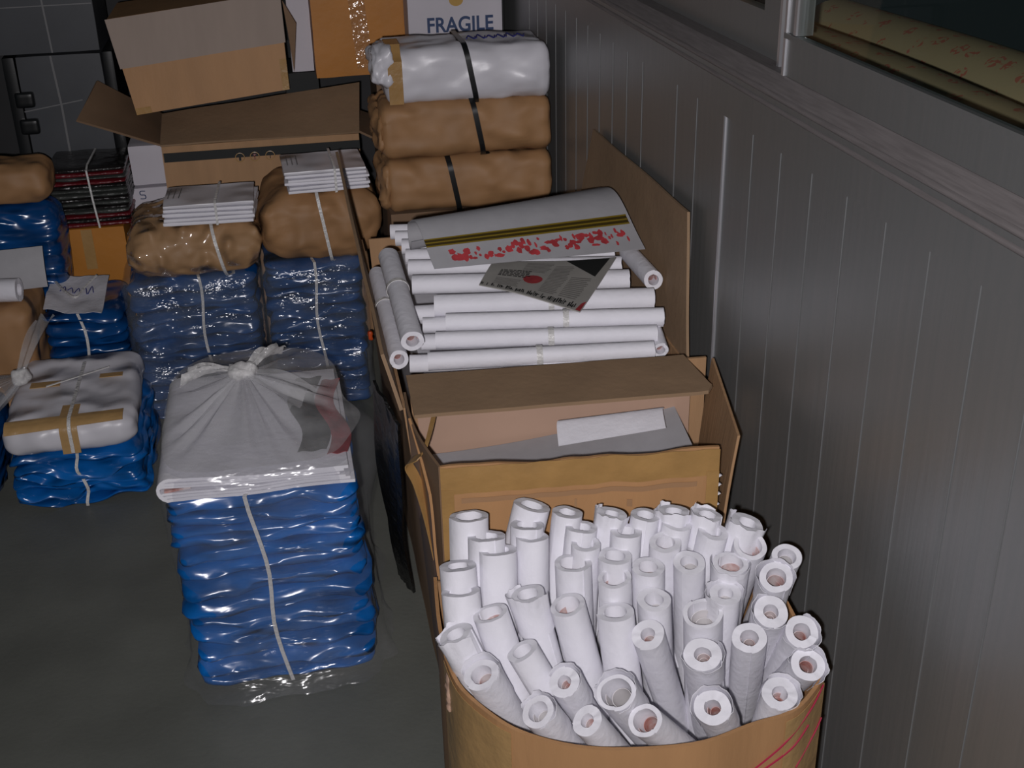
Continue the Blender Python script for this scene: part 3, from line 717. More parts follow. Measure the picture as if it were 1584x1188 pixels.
# ------------------------------------------------------------------ blue stacks
def blue_stack(label, x, y, z0, z1, n, seed, m_, group=None, lean=(0, 0), string=True, sx=None, jag=1.0, film=False, flare=0.0):
    c = ((x[0] + x[1]) / 2, (y[0] + y[1]) / 2, z0); t = thing('blue_bag_stack', label, 'plastic stack', c, group)
    rnd = random.Random(seed); ths = [0.55 + 0.9 * rnd.random() for _ in range(n)]; tot = sum(ths); zc_ = z0
    for k in range(n):
        hh = (z1 - z0) * ths[k] / tot; z = zc_ + hh / 2; zc_ += hh; f = (z - z0) / (z1 - z0)
        fl = 1 + flare * (1 - f) ** 1.5
        hx = (x[1] - x[0]) / 2 * fl - 0.004 + 0.006 * rnd.random() * jag; hy = (y[1] - y[0]) / 2 - 0.004 + 0.006 * rnd.random() * jag
        cc = (c[0] + lean[0] * f + 0.006 * (rnd.random() - .5) * jag, c[1] + lean[1] * f + 0.006 * (rnd.random() - .5) * jag, z)
        R = Matrix.Rotation(0.02 * (rnd.random() - .5) * jag, 3, 'Z') @ Matrix.Rotation(0.03 * (rnd.random() - .5) * jag, 3, 'Y')
        V, Fc = rbox_vf(cc, (hx, hy, hh * 0.5), (0.025, 0.025, hh * 0.49), (30, 22, 6), None, R)
        out = []
        for v in V:
            d = Vector((v.x - cc[0], v.y - cc[1], 0)); e = max(abs(d.x) / hx, abs(d.y) / hy)
            k_ = max(0, e - 0.8) * 5
            q = Vector((v.x * 14 + seed, v.y * 14, v.z * 60 + k * 3.7))
            out.append(v + d.normalized() * ((0.012 * noise.noise(q) + 0.010 * noise.noise(Vector((v.x * 5, v.y * 5, k * 2.3 + seed)))) * k_) * jag + Vector((0, 0, 0.011 * k_ * noise.noise(Vector((v.x * 8, v.y * 8, seed * 1.3 + z * 9))) + (0.003 + 0.4 * hh * k_) * noise.noise(Vector((v.x * 16 + k, v.y * 16, seed * 1.3 + k * 5))))) * jag)
        out = [Vector((v.x, v.y, max(v.z, z0 + 0.001))) for v in out]
        obj('folded_layer', out, Fc, m_, t)
    if film:
        fz = (z0 + z1) / 2 + 0.003
        obj('film_wrap', *rbox_vf((c[0], c[1], fz), ((x[1] - x[0]) / 2 + .014, (y[1] - y[0]) / 2 + .014, (z1 - z0) / 2), (.04, .04, .02), (30, 20, 20), nz(.007, 12, 12, 16, seed, .003)), M['film_back'], t)
    if string:
        xs = sx if sx is not None else c[0]
        yf = y[0] - 0.007; pts = []
        for k in range(13):
            f = k / 12; pts.append((xs + lean[0] * f + 0.012 * (1 - f) + 0.006 * math.sin(f * 9 + seed), yf + lean[1] * f - 0.003 * math.sin(f * 20), z0 + 0.004 + (z1 - z0) * f))
        pts += [(xs + lean[0], y[0] + lean[1] + 0.02, z1 + 0.004), (xs + lean[0], y[1] + lean[1] - 0.01, z1 + 0.004), (xs + lean[0], y[1] + lean[1] + 0.008, z1 - 0.01)]
        obj('string', *strip_vf(pts, (0.007, 0, 0), 0.0015), M['string'], t)
    return t

# front bagged stack
blue_stack('tall stack of folded blue plastic inside the clear bag at front left', (-0.252, 0.086), (1.866, 2.38), 0.008, 0.402, 13, 21, M['blue'], sx=-0.10, jag=1.0, lean=(-0.022, 0.022))
WS = thing('folded_sheets', 'folded white printed sheets on top of the bagged blue stack', 'paper sheets', (-0.1, 2.15, 0.405))
def fold_vf(r, xr, yb, sag, th, xl=-0.272, z0=0.409):
    cz = z0 + 0.020
    path = []
    for k in range(9): path.append((xr - (xr - (xl + r)) * k / 8, cz - r + 0.002 * math.sin(k)))
    for k in range(1, 9):
        a = -math.pi / 2 - math.pi * k / 9; path.append((xl + r + r * math.cos(a) , cz + r * math.sin(a)))
    for k in range(9):
        f = k / 8; path.append((xl + r + (xr - 0.01 - xl - r) * f, cz + r - sag * min(1, f * 2.2)))
    def f(u, v):
        k = u * (len(path) - 1); i = min(int(k), len(path) - 2); t = k - i
        p = (path[i][0] * (1 - t) + path[i + 1][0] * t, path[i][1] * (1 - t) + path[i + 1][1] * t)
        return Vector((p[0], 1.888 + yb * v, p[1] + 0.002 * noise.noise(Vector((p[0] * 9, v * 5, r * 99)))))
    return sheet_vf(f, 50, 8, th)
obj('sheet', *fold_vf(0.021, 0.066, 0.41, 0.012, 0.006), M['paper'], WS)
obj('sheet', *fold_vf(0.0135, 0.058, 0.40, 0.0095, 0.005), M['paper'], WS)
obj('sheet', *fold_vf(0.0080, 0.050, 0.39, 0.0095, 0.004), M['paper'], WS)
obj('red_inside', *sheet_vf(lambda u, v: Vector((-0.262 + 0.045 * u, 1.8895 + .3 * v, 0.4265 + 0.004 * u)), 6, 4, 0.004), M['paper_print'], WS)
def flat_patch(x0_, x1_, y0_, y1_, z):
    return sheet_vf(lambda u, v: Vector((x0_ + (x1_ - x0_) * u + 0.012 * math.sin(v * 7), y0_ + (y1_ - y0_) * v, z + 0.0015 * math.sin(u * 9))), 14, 14, 0.0008)
obj('black_print', *flat_patch(-0.030, 0.022, 1.950, 2.26, 0.4435), M['black_flat'], WS)
obj('red_print', *flat_patch(0.022, 0.058, 1.93, 2.24, 0.4440), M['pink'], WS)
wr = [tube_vf(smooth_path([(-0.255 + 0.02 * k + 0.006 * math.sin(k * 5), 2.24 - 0.025 * k, 0.4445), (-0.25 + 0.02 * k, 2.27 - 0.025 * k, 0.445), (-0.24 + 0.02 * k, 2.23 - 0.025 * k, 0.4445)], 4), 0.0015, 4) for k in range(4)]
obj('blue_scribble', *merge(*wr), M['blue_ink'], WS)

PB = thing('plastic_bag', 'clear plastic bag knotted on top around the front blue stack', 'plastic bag', (-0.1, 2.15, 0))
K = at_z(376, 578, 0.515)
NB = 120
def outline(a, hx, hy, e=5.0):
    c, s = math.cos(a), math.sin(a); r = (abs(c) ** e + abs(s) ** e) ** (-1 / e); return hx * r * c, hy * r * s
rows = []
for lev, (z, gx, gy, amp) in enumerate([(0.003, 0.030, 0.040, 0.026), (0.022, 0.020, 0.024, 0.012), (0.08, 0.014, 0.012, 0.006), (0.15, 0.012, 0.010, 0.006), (0.22, 0.014, 0.012, 0.006),
                                   (0.29, 0.014, 0.012, 0.006), (0.36, 0.014, 0.012, 0.006), (0.42, 0.013, 0.011, 0.005), (0.447, 0.008, 0.008, 0.004), (0.4585, -0.004, -0.004, 0.003)]):
    r = []
    for k in range(NB):
        a_ = 2 * math.pi * k / NB; ox, oy = outline(a_, 0.171 + gx, 0.258 + gy, 5.0 if math.sin(a_) < 0 else 5.0 - 2.2 * min(1, z / 0.40) * math.sin(a_) ** 0.5)
        w_ = amp * noise.noise(Vector((ox * 22, oy * 22, z * 14)))
        flare = 0.052 * math.exp(-((a_ if a_ < 3.14 else a_ - 6.283) + 0.35) ** 2 / 0.05) * math.exp(-(z - 0.40) ** 2 / 0.006)
        L = math.hypot(ox, oy); ln = min(1, z / 0.40); r.append(Vector((-0.082 - 0.022 * ln + ox * (1 + w_ / L) + flare, 2.122 + 0.018 * ln + oy * (1 + w_ / L), z)))
    rows.append(r)
edge_row = rows[-1]
for s in (0.10, 0.22, 0.36, 0.52, 0.68, 0.82, 0.92, 0.985):
    r = []
    for k in range(NB):
        p = edge_row[k]; a_ = 2 * math.pi * k / NB
        neck = Vector((K.x + 0.013 * math.cos(a_), K.y + 0.013 * math.sin(a_), K.z))
        q = p.lerp(neck, s); q.z = 0.4585 + (K.z - 0.4585) * s ** 2.2
        fold = (0.5 + 0.5 * math.sin(a_ * 17 + 2 * math.sin(a_ * 5))) * 0.020 * math.sin(math.pi * min(1, s * 0.95)) + 0.006 * noise.noise(Vector((q.x * 25, q.y * 25, 1)))
        q.z = max(q.z + fold * 0.8, 0.4585); r.append(q)
    rows.append(r)
V = [p for r in rows for p in r]; nbm = 10
def ringf(i0, i1): return [((i) * NB + k, (i) * NB + (k + 1) % NB, (i + 1) * NB + (k + 1) % NB, (i + 1) * NB + k) for i in range(i0, i1) for k in range(NB)]
obj('bag_body', V[:nbm * NB], ringf(0, nbm - 1), M['film'], PB)
obj('bag_top', V[(nbm - 1) * NB:], ringf(0, len(rows) - nbm), M['film_milky'], PB)
obj('knot', *rbox_vf(K + Vector((0, 0, 0.006)), (0.026, 0.02, 0.016), 0.0155, (14, 12, 10), nz(0.008, 60, 60, 60, 2, 0.003)), M['knot'], PB)
def ear(p0, p1, w0, w1, up):
    p0, p1 = Vector(p0), Vector(p1); side = (p1 - p0).cross(Vector((0, 0, 1))).normalized()
    def f(u, v):
        p = p0.lerp(p1, u); w_ = w0 + (w1 - w0) * u
        return p + side * w_ * (v - .5) + Vector((0, 0, up * math.sin(u * 3) + 0.012 * math.sin(v * 11 + u * 4) * (0.3 + u) * 0.7))
    return sheet_vf(f, 14, 12)
obj('tied_ear', *ear(K + Vector((-.01, 0, .008)), at_z(285, 585, 0.50), 0.02, 0.055, 0.012), M['knot'], PB)
obj('tied_ear', *ear(K + Vector((.01, .005, .008)), at_z(432, 540, 0.53), 0.02, 0.04, 0.012), M['knot'], PB)
obj('tied_ear', *ear(K + Vector((.005, -.005, .004)), at_z(470, 618, 0.475), 0.02, 0.12, 0.012), M['film_milky'], PB)

# two back columns: blue stack, kraft parcel, bundle of envelopes
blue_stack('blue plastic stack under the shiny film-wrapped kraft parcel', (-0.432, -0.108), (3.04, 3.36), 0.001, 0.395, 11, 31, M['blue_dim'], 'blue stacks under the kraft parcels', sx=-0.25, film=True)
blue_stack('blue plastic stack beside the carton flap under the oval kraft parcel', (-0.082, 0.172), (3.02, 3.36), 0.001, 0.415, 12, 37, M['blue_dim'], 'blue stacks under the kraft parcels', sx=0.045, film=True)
def kraft(label, c, h, r, seed, m_, str_x=None, str_w=0.010, sm='string', group=None, amp=0.010, name='kraft_parcel', R=None):
    t = thing(name, label, 'parcel', (c[0], c[1], c[2] - h[2]), group)
    obj('wrapping', *rbox_vf(c, h, r, (30, 20, 16), nz(amp, 11, 11, 16, seed, amp * 0.4), R), m_, t)
    if str_x is not None:
        hy, hz = h[1] + amp * .5 + 0.002, h[2] + amp * .5 + 0.002; pts = []
        rr = min(r[1], r[2]) if hasattr(r, '__len__') else r
        for cy, cz, a0 in ((-(hy - rr), -(hz - rr), -90), (-(hy - rr), hz - rr, 180), (hy - rr, hz - rr, 90), (hy - rr, -(hz - rr), 0)):
            for k in range(6):
                a_ = math.radians(a0 - 90 * k / 5 if True else 0)
                pts.append(Vector((str_x, c[1] + cy + rr * math.cos(a_), c[2] + cz + rr * math.sin(a_))))
        pts.append(pts[0])
        for i, p in enumerate(pts): p.x += 0.012 * ((p.z - c[2]) / h[2]) * -1
        obj('strap' if sm == 'strap' else 'string', *strip_vf(pts, (str_w, 0, 0), 0.0012), M[sm], t)
    return t
kraft('kraft paper parcel under glinting clear film, on the wider blue stack', (-0.245, 3.17, 0.468), (0.172, 0.17, 0.066), (0.06, 0.06, 0.06), 3, M['kraft_film'], -0.185, 0.008, amp=0.012)
kraft('fat oval kraft paper parcel beside the carton flap, under the higher envelopes', (0.078, 3.18, 0.508), (0.158, 0.17, 0.088), (0.085, 0.04, 0.085), 8, M['kraft'], 0.085, 0.008, amp=0.013)
def envelopes(label, c, h, n, rz, seed, lab):
    t = thing('envelope_bundle', label, 'envelopes', (c[0], c[1], c[2]), 'bundles of white envelopes')
    rnd = random.Random(seed); th = 2 * h[2] / n
    for k in range(n):
        R = Matrix.Rotation(rz + 0.10 * (rnd.random() - .5), 3, 'Z'); cc = Vector(c) + Vector((0.008 * (rnd.random() - .5), 0.008 * (rnd.random() - .5), th * (k + .5)))
        def disp(p, k=k): return 0.002 * noise.noise(Vector((p.x * 15, p.y * 15, k)))
        obj('envelope', *rbox_vf(cc, (h[0], h[1], th * 0.46), (0.003, 0.003, th * 0.4), (12, 8, 4), disp, R), M['paper'] if k < n - 1 else M['wrap_paper'], t)
    zt_ = c[2] + 2 * h[2] + 0.003; R = Matrix.Rotation(rz, 3, 'Z')
    obj('string', *strip_vf([Vector(c) + R @ Vector((0.02, -h[1] - .006, 0.0)), Vector(c) + R @ Vector((0.02, -h[1] - .006, 2 * h[2])), Vector(c) + R @ Vector((0.02, -h[1] + .004, 2 * h[2] + .004)), Vector(c) + R @ Vector((0.02, h[1], 2 * h[2] + .004))], (0.006, 0, 0), 0.0012), M['string'], t)
    # printed lines on the top envelope
    ls = [box_vf(Vector(c) + R @ Vector((h[0] * (-.9 + 0.12 * i), h[1] * 0.1, 2 * h[2] + 0.0022)), (0.001, h[1] * 0.5, 0.0004), R) for i in range(3)]
    obj('printed_lines', *merge(*ls), M['news_ink'], t, smooth=False)
envelopes('bundle of white envelopes on the shiny film-wrapped kraft parcel', (-0.195, 3.10, 0.541), (0.112, 0.085, 0.028), 5, -0.05, 3, '')
envelopes('bundle of white envelopes on the fat oval kraft parcel', (0.100, 3.10, 0.603), (0.103, 0.09, 0.030), 6, 0.03, 5, '')
# orange bit by the carton corner
o = obj('orange_tag', *rbox_vf(Vector((0.180, 3.01, 0.20)), (0.006, 0.008, 0.012), 0.004, (6, 6, 6), nz(0.003, 90, 90, 90)), M['orange'], loc=(0.180, 3.01, 0.19)); tag(o, 'tiny orange scrap at the right edge of the back blue stack', 'scrap')

# ------------------------------------------------------------------ strapped bundles by the wall
GB = 'strapped parcels stacked by the metal wall'
for k, (zc, nm, lab, mm, sx) in enumerate([(0.626, 'kraft_parcel', 'lowest brown kraft parcel of the stack by the wall, strap left of its middle', 'kraft', 0.41),
                                      (0.766, 'kraft_parcel', 'middle brown kraft parcel with black strap in the stack by the wall', 'kraft', 0.475),
                                      (0.895, 'white_parcel', 'white wrapped parcel with black strap and tan tape atop the stack by the wall', 'wrap_paper', 0.462)]):
    x_0 = [0.243, 0.238, 0.255][k]; t = kraft(lab, ((x_0 + 0.662) / 2, 3.015, zc), ((0.662 - x_0) / 2, 0.11, 0.067), (0.018, 0.036, 0.036), 11 + k, M[mm], sx, 0.013, 'strap', GB, 0.007, nm)
    if k == 2:
        def tp(u, v):
            a_ = math.radians(-200 + 220 * 0 + 200 * v); y_ = 2.903; 
            s = v * 0.20; z_ = 0.838 + s if s < 0.125 else 0.974
            yy = 2.895 + 0.0 if s < 0.115 else 2.895 + (s - 0.115)
            return Vector((0.262 + 0.034 * u, yy + 0.018 * (1 if s > .1 else 0), min(z_, 0.973)))
        obj('tape', *sheet_vf(tp, 4, 20, 0.0016), M['tape'], t)
        obj('gathered_end', *rbox_vf((0.252, 2.955, 0.925), (0.028, 0.06, 0.045), 0.022, (10, 14, 14), nz(0.016, 34, 20, 26, 4, 0.007)), M['wrap_paper'], t)
        sc = [tube_vf(smooth_path([(0.46 + 0.024 * i, 2.945 + 0.006 * math.sin(i * 3), 0.9735), (0.468 + 0.024 * i, 2.97 + 0.01 * math.sin(i * 2), 0.9755), (0.478 + 0.024 * i, 2.94, 0.9735), (0.483 + .024 * i, 2.96, 0.9755)], 4), 0.0018, 4) for i in range(6)]
        obj('blue_scribble', *merge(*sc), M['blue_ink'], t)
    else:
        obj('folded_end', *rbox_vf((x_0 + 0.002, 3.02, zc), (0.014, 0.11, 0.052), (0.012, 0.03, 0.03), (8, 14, 12), nz(0.014, 40, 22, 30, 6 + k, 0.006)), M['kraft'], t)
V, Fc = bx((0.25, 2.93, 0.0), (0.655, 3.19, 0.556)); o = obj('brown_carton', V, Fc, M['card_dark'], loc=(0.45, 3.06, 0), smooth=False); tag(o, 'brown carton carrying the strapped parcels, mostly hidden behind the third carton', 'carton')

# ------------------------------------------------------------------ cartons at the back
def carton(name, label, lo, hi, m_, R=None, pivot=None, parts=None):
    c = Vector(((lo[0] + hi[0]) / 2, (lo[1] + hi[1]) / 2, lo[2])); t = thing(name, label, 'carton', c)
    h = [(b - a_) / 2 for a_, b in zip(lo, hi)]
    obj('body', *rbox_vf(Vector(c) + Vector((0, 0, h[2])), h, 0.004, (10, 10, 10), nz(0.003, 9, 9, 9, lo[0] * 10)), m_, t)
    return t
# carton with open flaps and a black band
yc = 3.46
A = at_y(248, 228, yc); B = at_y(556, 206, yc)
CF = thing('carton', 'brown carton with opened top flaps and black band with round symbols, behind the envelopes', 'carton', ((A.x + B.x) / 2, yc + 0.16, 0))
zf = (A.z + B.z) / 2
obj('body', *rbox_vf(((A.x + B.x) / 2, yc + 0.115, zf / 2), ((B.x - A.x) / 2, 0.11, zf / 2), 0.004, (8, 8, 8)), M['card'], CF)
h1 = at_y(250, 172, yc + 0.10); h2 = at_y(556, 128, yc + 0.10)
panel('flap', (A.x, yc - 0.002, zf + 0.004), (B.x, yc - 0.002, zf + 0.004), at_y(556, 128, yc + 0.2), (A.x, yc + 0.20, zf + 0.045), M['card_flap'], CF, 0.005, 0.003, 12)
l1 = at_y(118, 187, yc + 0.0); l2 = at_y(150, 125, yc + 0.16)
panel('flap', (A.x, yc + 0.34, zf + 0.006), (A.x, yc, zf + 0.006), l1, l2, M['card_dark'], CF, 0.006, 0.002, 13)
r1 = at_y(588, 195, yc + 0.02); r2 = at_y(586, 140, yc + 0.14)
panel('flap', (B.x, yc + 0.01, zf + 0.004), (B.x, yc + 0.30, zf + 0.004), (r2.x + .02, yc + 0.28, zf - 0.03), (r1.x + .012, yc + 0.02, zf - 0.04), M['card_dark'], CF, 0.006, 0.002, 14)
b1 = at_y(253, 240, yc); b2 = at_y(556, 216, yc)
def band(u, v): return Vector((b1.x + (b2.x - b1.x) * u, yc - 0.003, zf - 0.018 - 0.026 * v - 0.0 * u))
obj('black_band', *sheet_vf(band, 10, 2, 0.001), M['black_flat'], CF)
for k, (px, kind) in enumerate(((371, 'up'), (394, 'glass'), (418, 'umbrella'))):
    q = at_y(px, 241, yc); q = Vector((q.x, yc - 0.0045, zf - 0.044)); rr = 0.0125
    ringp = [tube_vf([q + Vector((rr * math.cos(a * .2618), 0, rr * math.sin(a * .2618))) for a in range(25)], 0.0012, 5)]
    obj('symbol_ring', *merge(*ringp), M['tape_tan'], CF)
    e = q + Vector((0, -0.0008, 0))
    if kind == 'up': g = ([e + Vector(p) for p in ((-.008, 0, .001), (0, 0, .009), (.008, 0, .001), (.003, 0, .001), (.003, 0, -.009), (-.003, 0, -.009), (-.003, 0, .001))], [(0, 1, 2, 3, 4, 5, 6)])
    elif kind == 'glass': g = ([e + Vector(p) for p in ((-.006, 0, .008), (.006, 0, .008), (.001, 0, .001), (.001, 0, -.006), (.005, 0, -.008), (-.005, 0, -.008), (-.001, 0, -.006), (-.001, 0, .001))], [(0, 1, 2, 3, 4, 5, 6, 7)])
    else: g = ([e + Vector((.008 * math.cos(a * math.pi / 8), 0, .001 + .008 * math.sin(a * math.pi / 8))) for a in range(9)] + [e + Vector((-.001, 0, .001)), e + Vector((-.001, 0, -.008)), e + Vector((.001, 0, -.008)), e + Vector((.001, 0, .001))], [tuple(range(13))])
    obj('symbol', g[0], g[1], M['black_flat'] if kind != 'glass' else M['red_dark'], CF, smooth=False)

# tilted carton lying on it
yt = 3.50
q1, q2, q3, q4 = at_y(212, 178, yt), at_y(448, 138, yt), at_y(432, 0, yt), at_y(165, 30, yt)
TC = thing('carton', 'tilted brown carton with pale paper over its upper half, on the opened carton', 'carton', (q1 + q2) / 2 + Vector((0, .15, 0)))
ex = (q2 - q1); wx = ex.length; ex.normalize(); ez = Vector((-ex.z, 0, ex.x)); ez = (q4 - q1).normalized() * 0.5 + (q3 - q2).normalized() * 0.5; ez = Vector((ez.x, 0, ez.z)).normalized()
ht = (q4 - q1).length
def tcp(u, y_, v, off=0): 
    wv = (q2.x - q1.x) * u; base = q1.lerp(q2, u); top_l = q1 + (q4 - q1).normalized() * ht; top_r = q2 + (q3 - q2).normalized() * ht
    p = base.lerp(top_l.lerp(top_r, u), v); return Vector((p.x, yt + y_ - off, p.z + y_ * 0.0))
VV = [tcp(u, y_, v) for u in (0, 1) for y_ in (0, 0.30) for v in (0, 1)]
obj('body', VV, [(0, 1, 3, 2), (4, 6, 7, 5), (0, 4, 5, 1), (2, 3, 7, 6), (0, 2, 6, 4), (1, 5, 7, 3)], M['card_face'], TC, smooth=False)
sp = (q4 - q1).length; vs = 0.073 / sp * (sp / ht) 
def pale(u, v):
    lo_v = (at_y(200, 105, yt) - q1).length / ht; hi_v = 1.0
    return tcp(-0.012 + 1.02 * u, 0, lo_v + (hi_v - lo_v) * v + 0.0 * u, 0.002 + 0.0015 * math.sin(u * 8))
obj('pale_paper', *sheet_vf(pale, 16, 10, 0.0012), M['card_pale'], TC)
obj('corner_tape', *sheet_vf(lambda u, v: tcp(0.955 + 0.045 * u, 0, 0.0 + 0.33 * v, 0.0012), 4, 6, 0.0006), M['tape'], TC)
obj('corner_tape', *sheet_vf(lambda u, v: tcp(0.0 + 0.10 * u, 0, 0.0 + 0.07 * v, 0.0012), 4, 6, 0.0006), M['tape'], TC)
fl1, fl2, fl3, fl4 = at_y(436, 0, yt + .05), at_y(458, 36, yt + .05), at_y(455, 112, yt + .05), at_y(447, 60, yt + .05)
panel('flap', fl4, fl3, fl2, fl1, M['card_dark'], TC, 0.004, 0.002, 17)

# fragile carton against the wall, orange carton, narrow white board
yf = 3.50
f1, f2 = at_y(633, 72, yf), at_y(779, 62, yf); zb = (f1.z + f2.z) / 2 - 0.003
FR = carton('carton', 'white carton marked FRAGILE beside the metal wall', (f1.x, yf, zb), (f2.x, yf + 0.11, zb + 0.5), M['card_white'])
g = at_y(661, 42, yf); g2 = at_y(763, 41, yf)
v_, f__ = text_vf('FRAGILE', 1.0, (0, 0, 0), (1, 0, 0), (0, 0, 1), 0.01)
wid = max(p.x for p in v_) - min(p.x for p in v_); mnx = min(p.x for p in v_); sc_ = (g2.x - g.x) / wid
hgt = (at_y(700, 20, yf).z - at_y(700, 43, yf).z); mxz = max(p.z for p in v_)
obj('lettering', [Vector((g.x + (p.x - mnx) * sc_, yf - 0.0035 + p.y * 0.02, zb + 0.037 + p.z / mxz * hgt)) for p in v_], f__, M['navy'], FR, smooth=False)
c = at_y(705, 0, yf); c.y = yf - 0.0035
obj('goblet_mark', [c + Vector((0.020 * math.cos(a_ * .3142 + math.pi), 0, 0.016 * math.sin(a_ * .3142 + math.pi))) for a_ in range(11)] + [c + Vector((.020, 0, .05)), c + Vector((-.020, 0, .05))], [tuple(range(13))], M['ochre'], FR, smooth=False)
for q in (0,):
    e1_ = bx((f2.x - 0.003, yf - 0.004, zb + 0.001), (f2.x + 0.001, yf, zb + 0.5)); e2_ = bx((f1.x, yf - 0.004, zb), (f2.x, yf, zb + 0.003))
    obj('edge_line', *merge(e1_, e2_), M['black_flat'], FR, smooth=False)
V, Fc = bx((f1.x - 0.0, yf + 0.0, 0), (f2.x, yf + 0.11, zb - 0.004)); o = obj('carton', V, Fc, M['card_dark'], loc=((f1.x + f2.x) / 2, yf + .17, 0), smooth=False); tag(o, 'brown carton hidden under the white carton marked with capital letters', 'carton')
yo = 3.62
o1_, o2_, o3_ = at_y(492, 122, yo), at_y(636, 104, yo), at_y(474, 0, yo)
OC = carton('carton', 'orange brown carton with bubbled shiny tape, left of the white lettered carton', (o1_.x - .004, yo, min(o1_.z, o2_.z)), (o2_.x, yo + 0.30, o1_.z + 0.5), M['card_orange'])
t1, t2 = at_y(540, 0, yo), at_y(565, 105, yo)
def bub(u, v):
    x = t2.x + (t1.x - t2.x) * v; z = t2.z + (t1.z + 0.25 - t2.z) * v
    return Vector((x - 0.022 + 0.046 * u, yo - 0.0045 + 0.0015 * noise.noise(Vector((u * 4, v * 20, 0))), z))
obj('clear_tape', *sheet_vf(bub, 12, 60, 0.001), M['tape_clear'], OC)
V, Fc = bx((B.x + .075, yo + 0.05, 0), (f1.x - .006, yo + 0.29, min(o1_.z, o2_.z) - 0.006)); o = obj('carton', V, Fc, M['card_dark'], loc=(.24, yo + .15, 0), smooth=False); tag(o, 'brown carton under the orange brown carton, mostly hidden', 'carton')
wq1, wq2, wq3 = at_y(461, 112, 3.72), at_y(485, 110, 3.72), at_y(445, 0, 3.72)
o = obj('white_board', *rbox_vf(((wq1.x + wq2.x) / 2 - .006, 3.74, (wq1.z + 1.4) / 2), ((wq2.x - wq1.x) / 2 + .010, 0.015, (1.4 - wq1.z) / 2), 0.003, (4, 4, 8)), M['card_white'], loc=(wq1.x, 3.74, wq1.z)); tag(o, 'narrow white board standing between the tilted carton and the orange brown carton', 'board')
V, Fc = bx((wq1.x - 0.04, 3.715, 0), (wq2.x + 0.012, 3.95, wq1.z - 0.001)); o = obj('black_crate', V, Fc, M['black_flat'], loc=(wq1.x, 3.8, 0), smooth=False); tag(o, 'black crate beneath the narrow white board', 'crate')

# white boxes under the left flap
yw = 3.60
a1, a2 = at_y(207, 288, yw), at_y(262, 215, yw)
o = carton('carton', 'plain white box below the left flap of the opened carton', (a1.x, yw, a1.z), (A.x - .006, yw + 0.2, a2.z - 0.015), M['card_white'])
a1b = at_y(205, 330, yw - .02)
o = carton('carton', 'white box with black marks under the plain white box', (a1b.x, yw - 0.01, 0.0), (A.x - .006, yw + 0.2, a1.z - 0.004), M['card_white'])
zz = at_y(220, 302, yw - .01)
mk = [tube_vf(smooth_path([zz + Vector((0.010, -0.002, 0.012)), zz + Vector((-0.004, -0.002, 0.012)), zz + Vector((-.004, -.002, 0.002)), zz + Vector((.008, -.002, 0)), zz + Vector((.008, -.002, -.010)), zz + Vector((-.006, -.002, -.010))], 4), 0.0015, 5)]
obj('black_marks', *merge(*mk), M['navy'], o)

# ------------------------------------------------------------------ left side
yg = 3.72
g1, g2, g3, g4 = at_y(58, 262, yg), at_y(180, 262, yg), at_y(152, 80, yg), at_y(18, 86, yg)
GX = thing('equipment_case', 'dark grey upright case with white tape lines and black latches, left of the opened carton', 'case', ((g1.x + g2.x) / 2, yg + .15, g1.z - .02))
def case(name_p, x0_, x1_, z0_, z1_, sk, parent):
    VV = [Vector((x + sk * (z - z0_) * 0, y_, z)) for x in (x0_, x1_) for y_ in (yg, yg + 0.3) for z in (z0_, z1_)]
    return obj(name_p, *rbox_vf(((x0_ + x1_) / 2, yg + .15, (z0_ + z1_) / 2), ((x1_ - x0_) / 2, .15, (z1_ - z0_) / 2), 0.008, (6, 6, 6)), M['grey'], parent)
zg0, zg1 = g1.z - 0.02, g4.z - 0.004
case('shell', g1.x - .005, g2.x + .01, zg0, zg1, 0, GX)
tx = at_y(98, 170, yg); 
obj('tape_line', *strip_vf([(at_y(77, 82, yg).x, yg - .002, zg1 - 0.002), (at_y(96, 165, yg).x, yg - .002, at_y(96, 165, yg).z), (at_y(113, 258, yg).x, yg - .002, at_y(113, 258, yg).z)], (0.006, 0, 0), 0.001), M['tape_grey'], GX)
h_a, h_b = at_y(20, 174, yg), at_y(128, 154, yg)
obj('tape_line', *strip_vf([(g1.x - .004, yg - .0025, h_a.z), (h_b.x, yg - .0025, h_b.z)], (0, 0, 0.0035), 0.001), M['tape_grey'], GX)
for px, py in ((38, 155), (48, 196)):
    q = at_y(px + 6, py, yg - .02)
    obj('latch', *rbox_vf((g1.x + 0.006, yg - .014, q.z), (0.026, 0.012, 0.022), 0.006, (6, 6, 6)), M['strap'], GX)
obj('edge_post', *rbox_vf((g1.x - .022, yg + .12, (zg0 + zg1) / 2), (0.018, 0.13, (zg1 - zg0) / 2), 0.006, (4, 4, 8)), M['strap'], GX)
obj('edge_post', *rbox_vf((g2.x + .026, yg + .13, (zg0 + zg1) / 2), (0.016, 0.12, (zg1 - zg0) / 2), 0.006, (4, 4, 8)), M['strap'], GX)
GY = thing('equipment_case', 'dark grey case resting on top of the case with black latches', 'case', ((g1.x + g2.x) / 2, yg + .15, zg1))
case('shell', g1.x - .12, g2.x + .012, zg1 + .003, zg1 + .42, 0, GY)
ua, ub = at_y(68, 0, yg), at_y(81, 80, yg)
obj('tape_line', *strip_vf([(ua.x - .01, yg - .002, ua.z + .1), (ub.x, yg - .002, zg1 + .006)], (0.005, 0, 0), 0.001), M['tape_grey'], GY)
obj('tape_line', *strip_vf([(g1.x - .115, yg - .0025, at_y(60, 10, yg).z), (g2.x + .008, yg - .0025, at_y(150, 4, yg).z)], (0, 0, 0.003), 0.001), M['tape_grey'], GY)
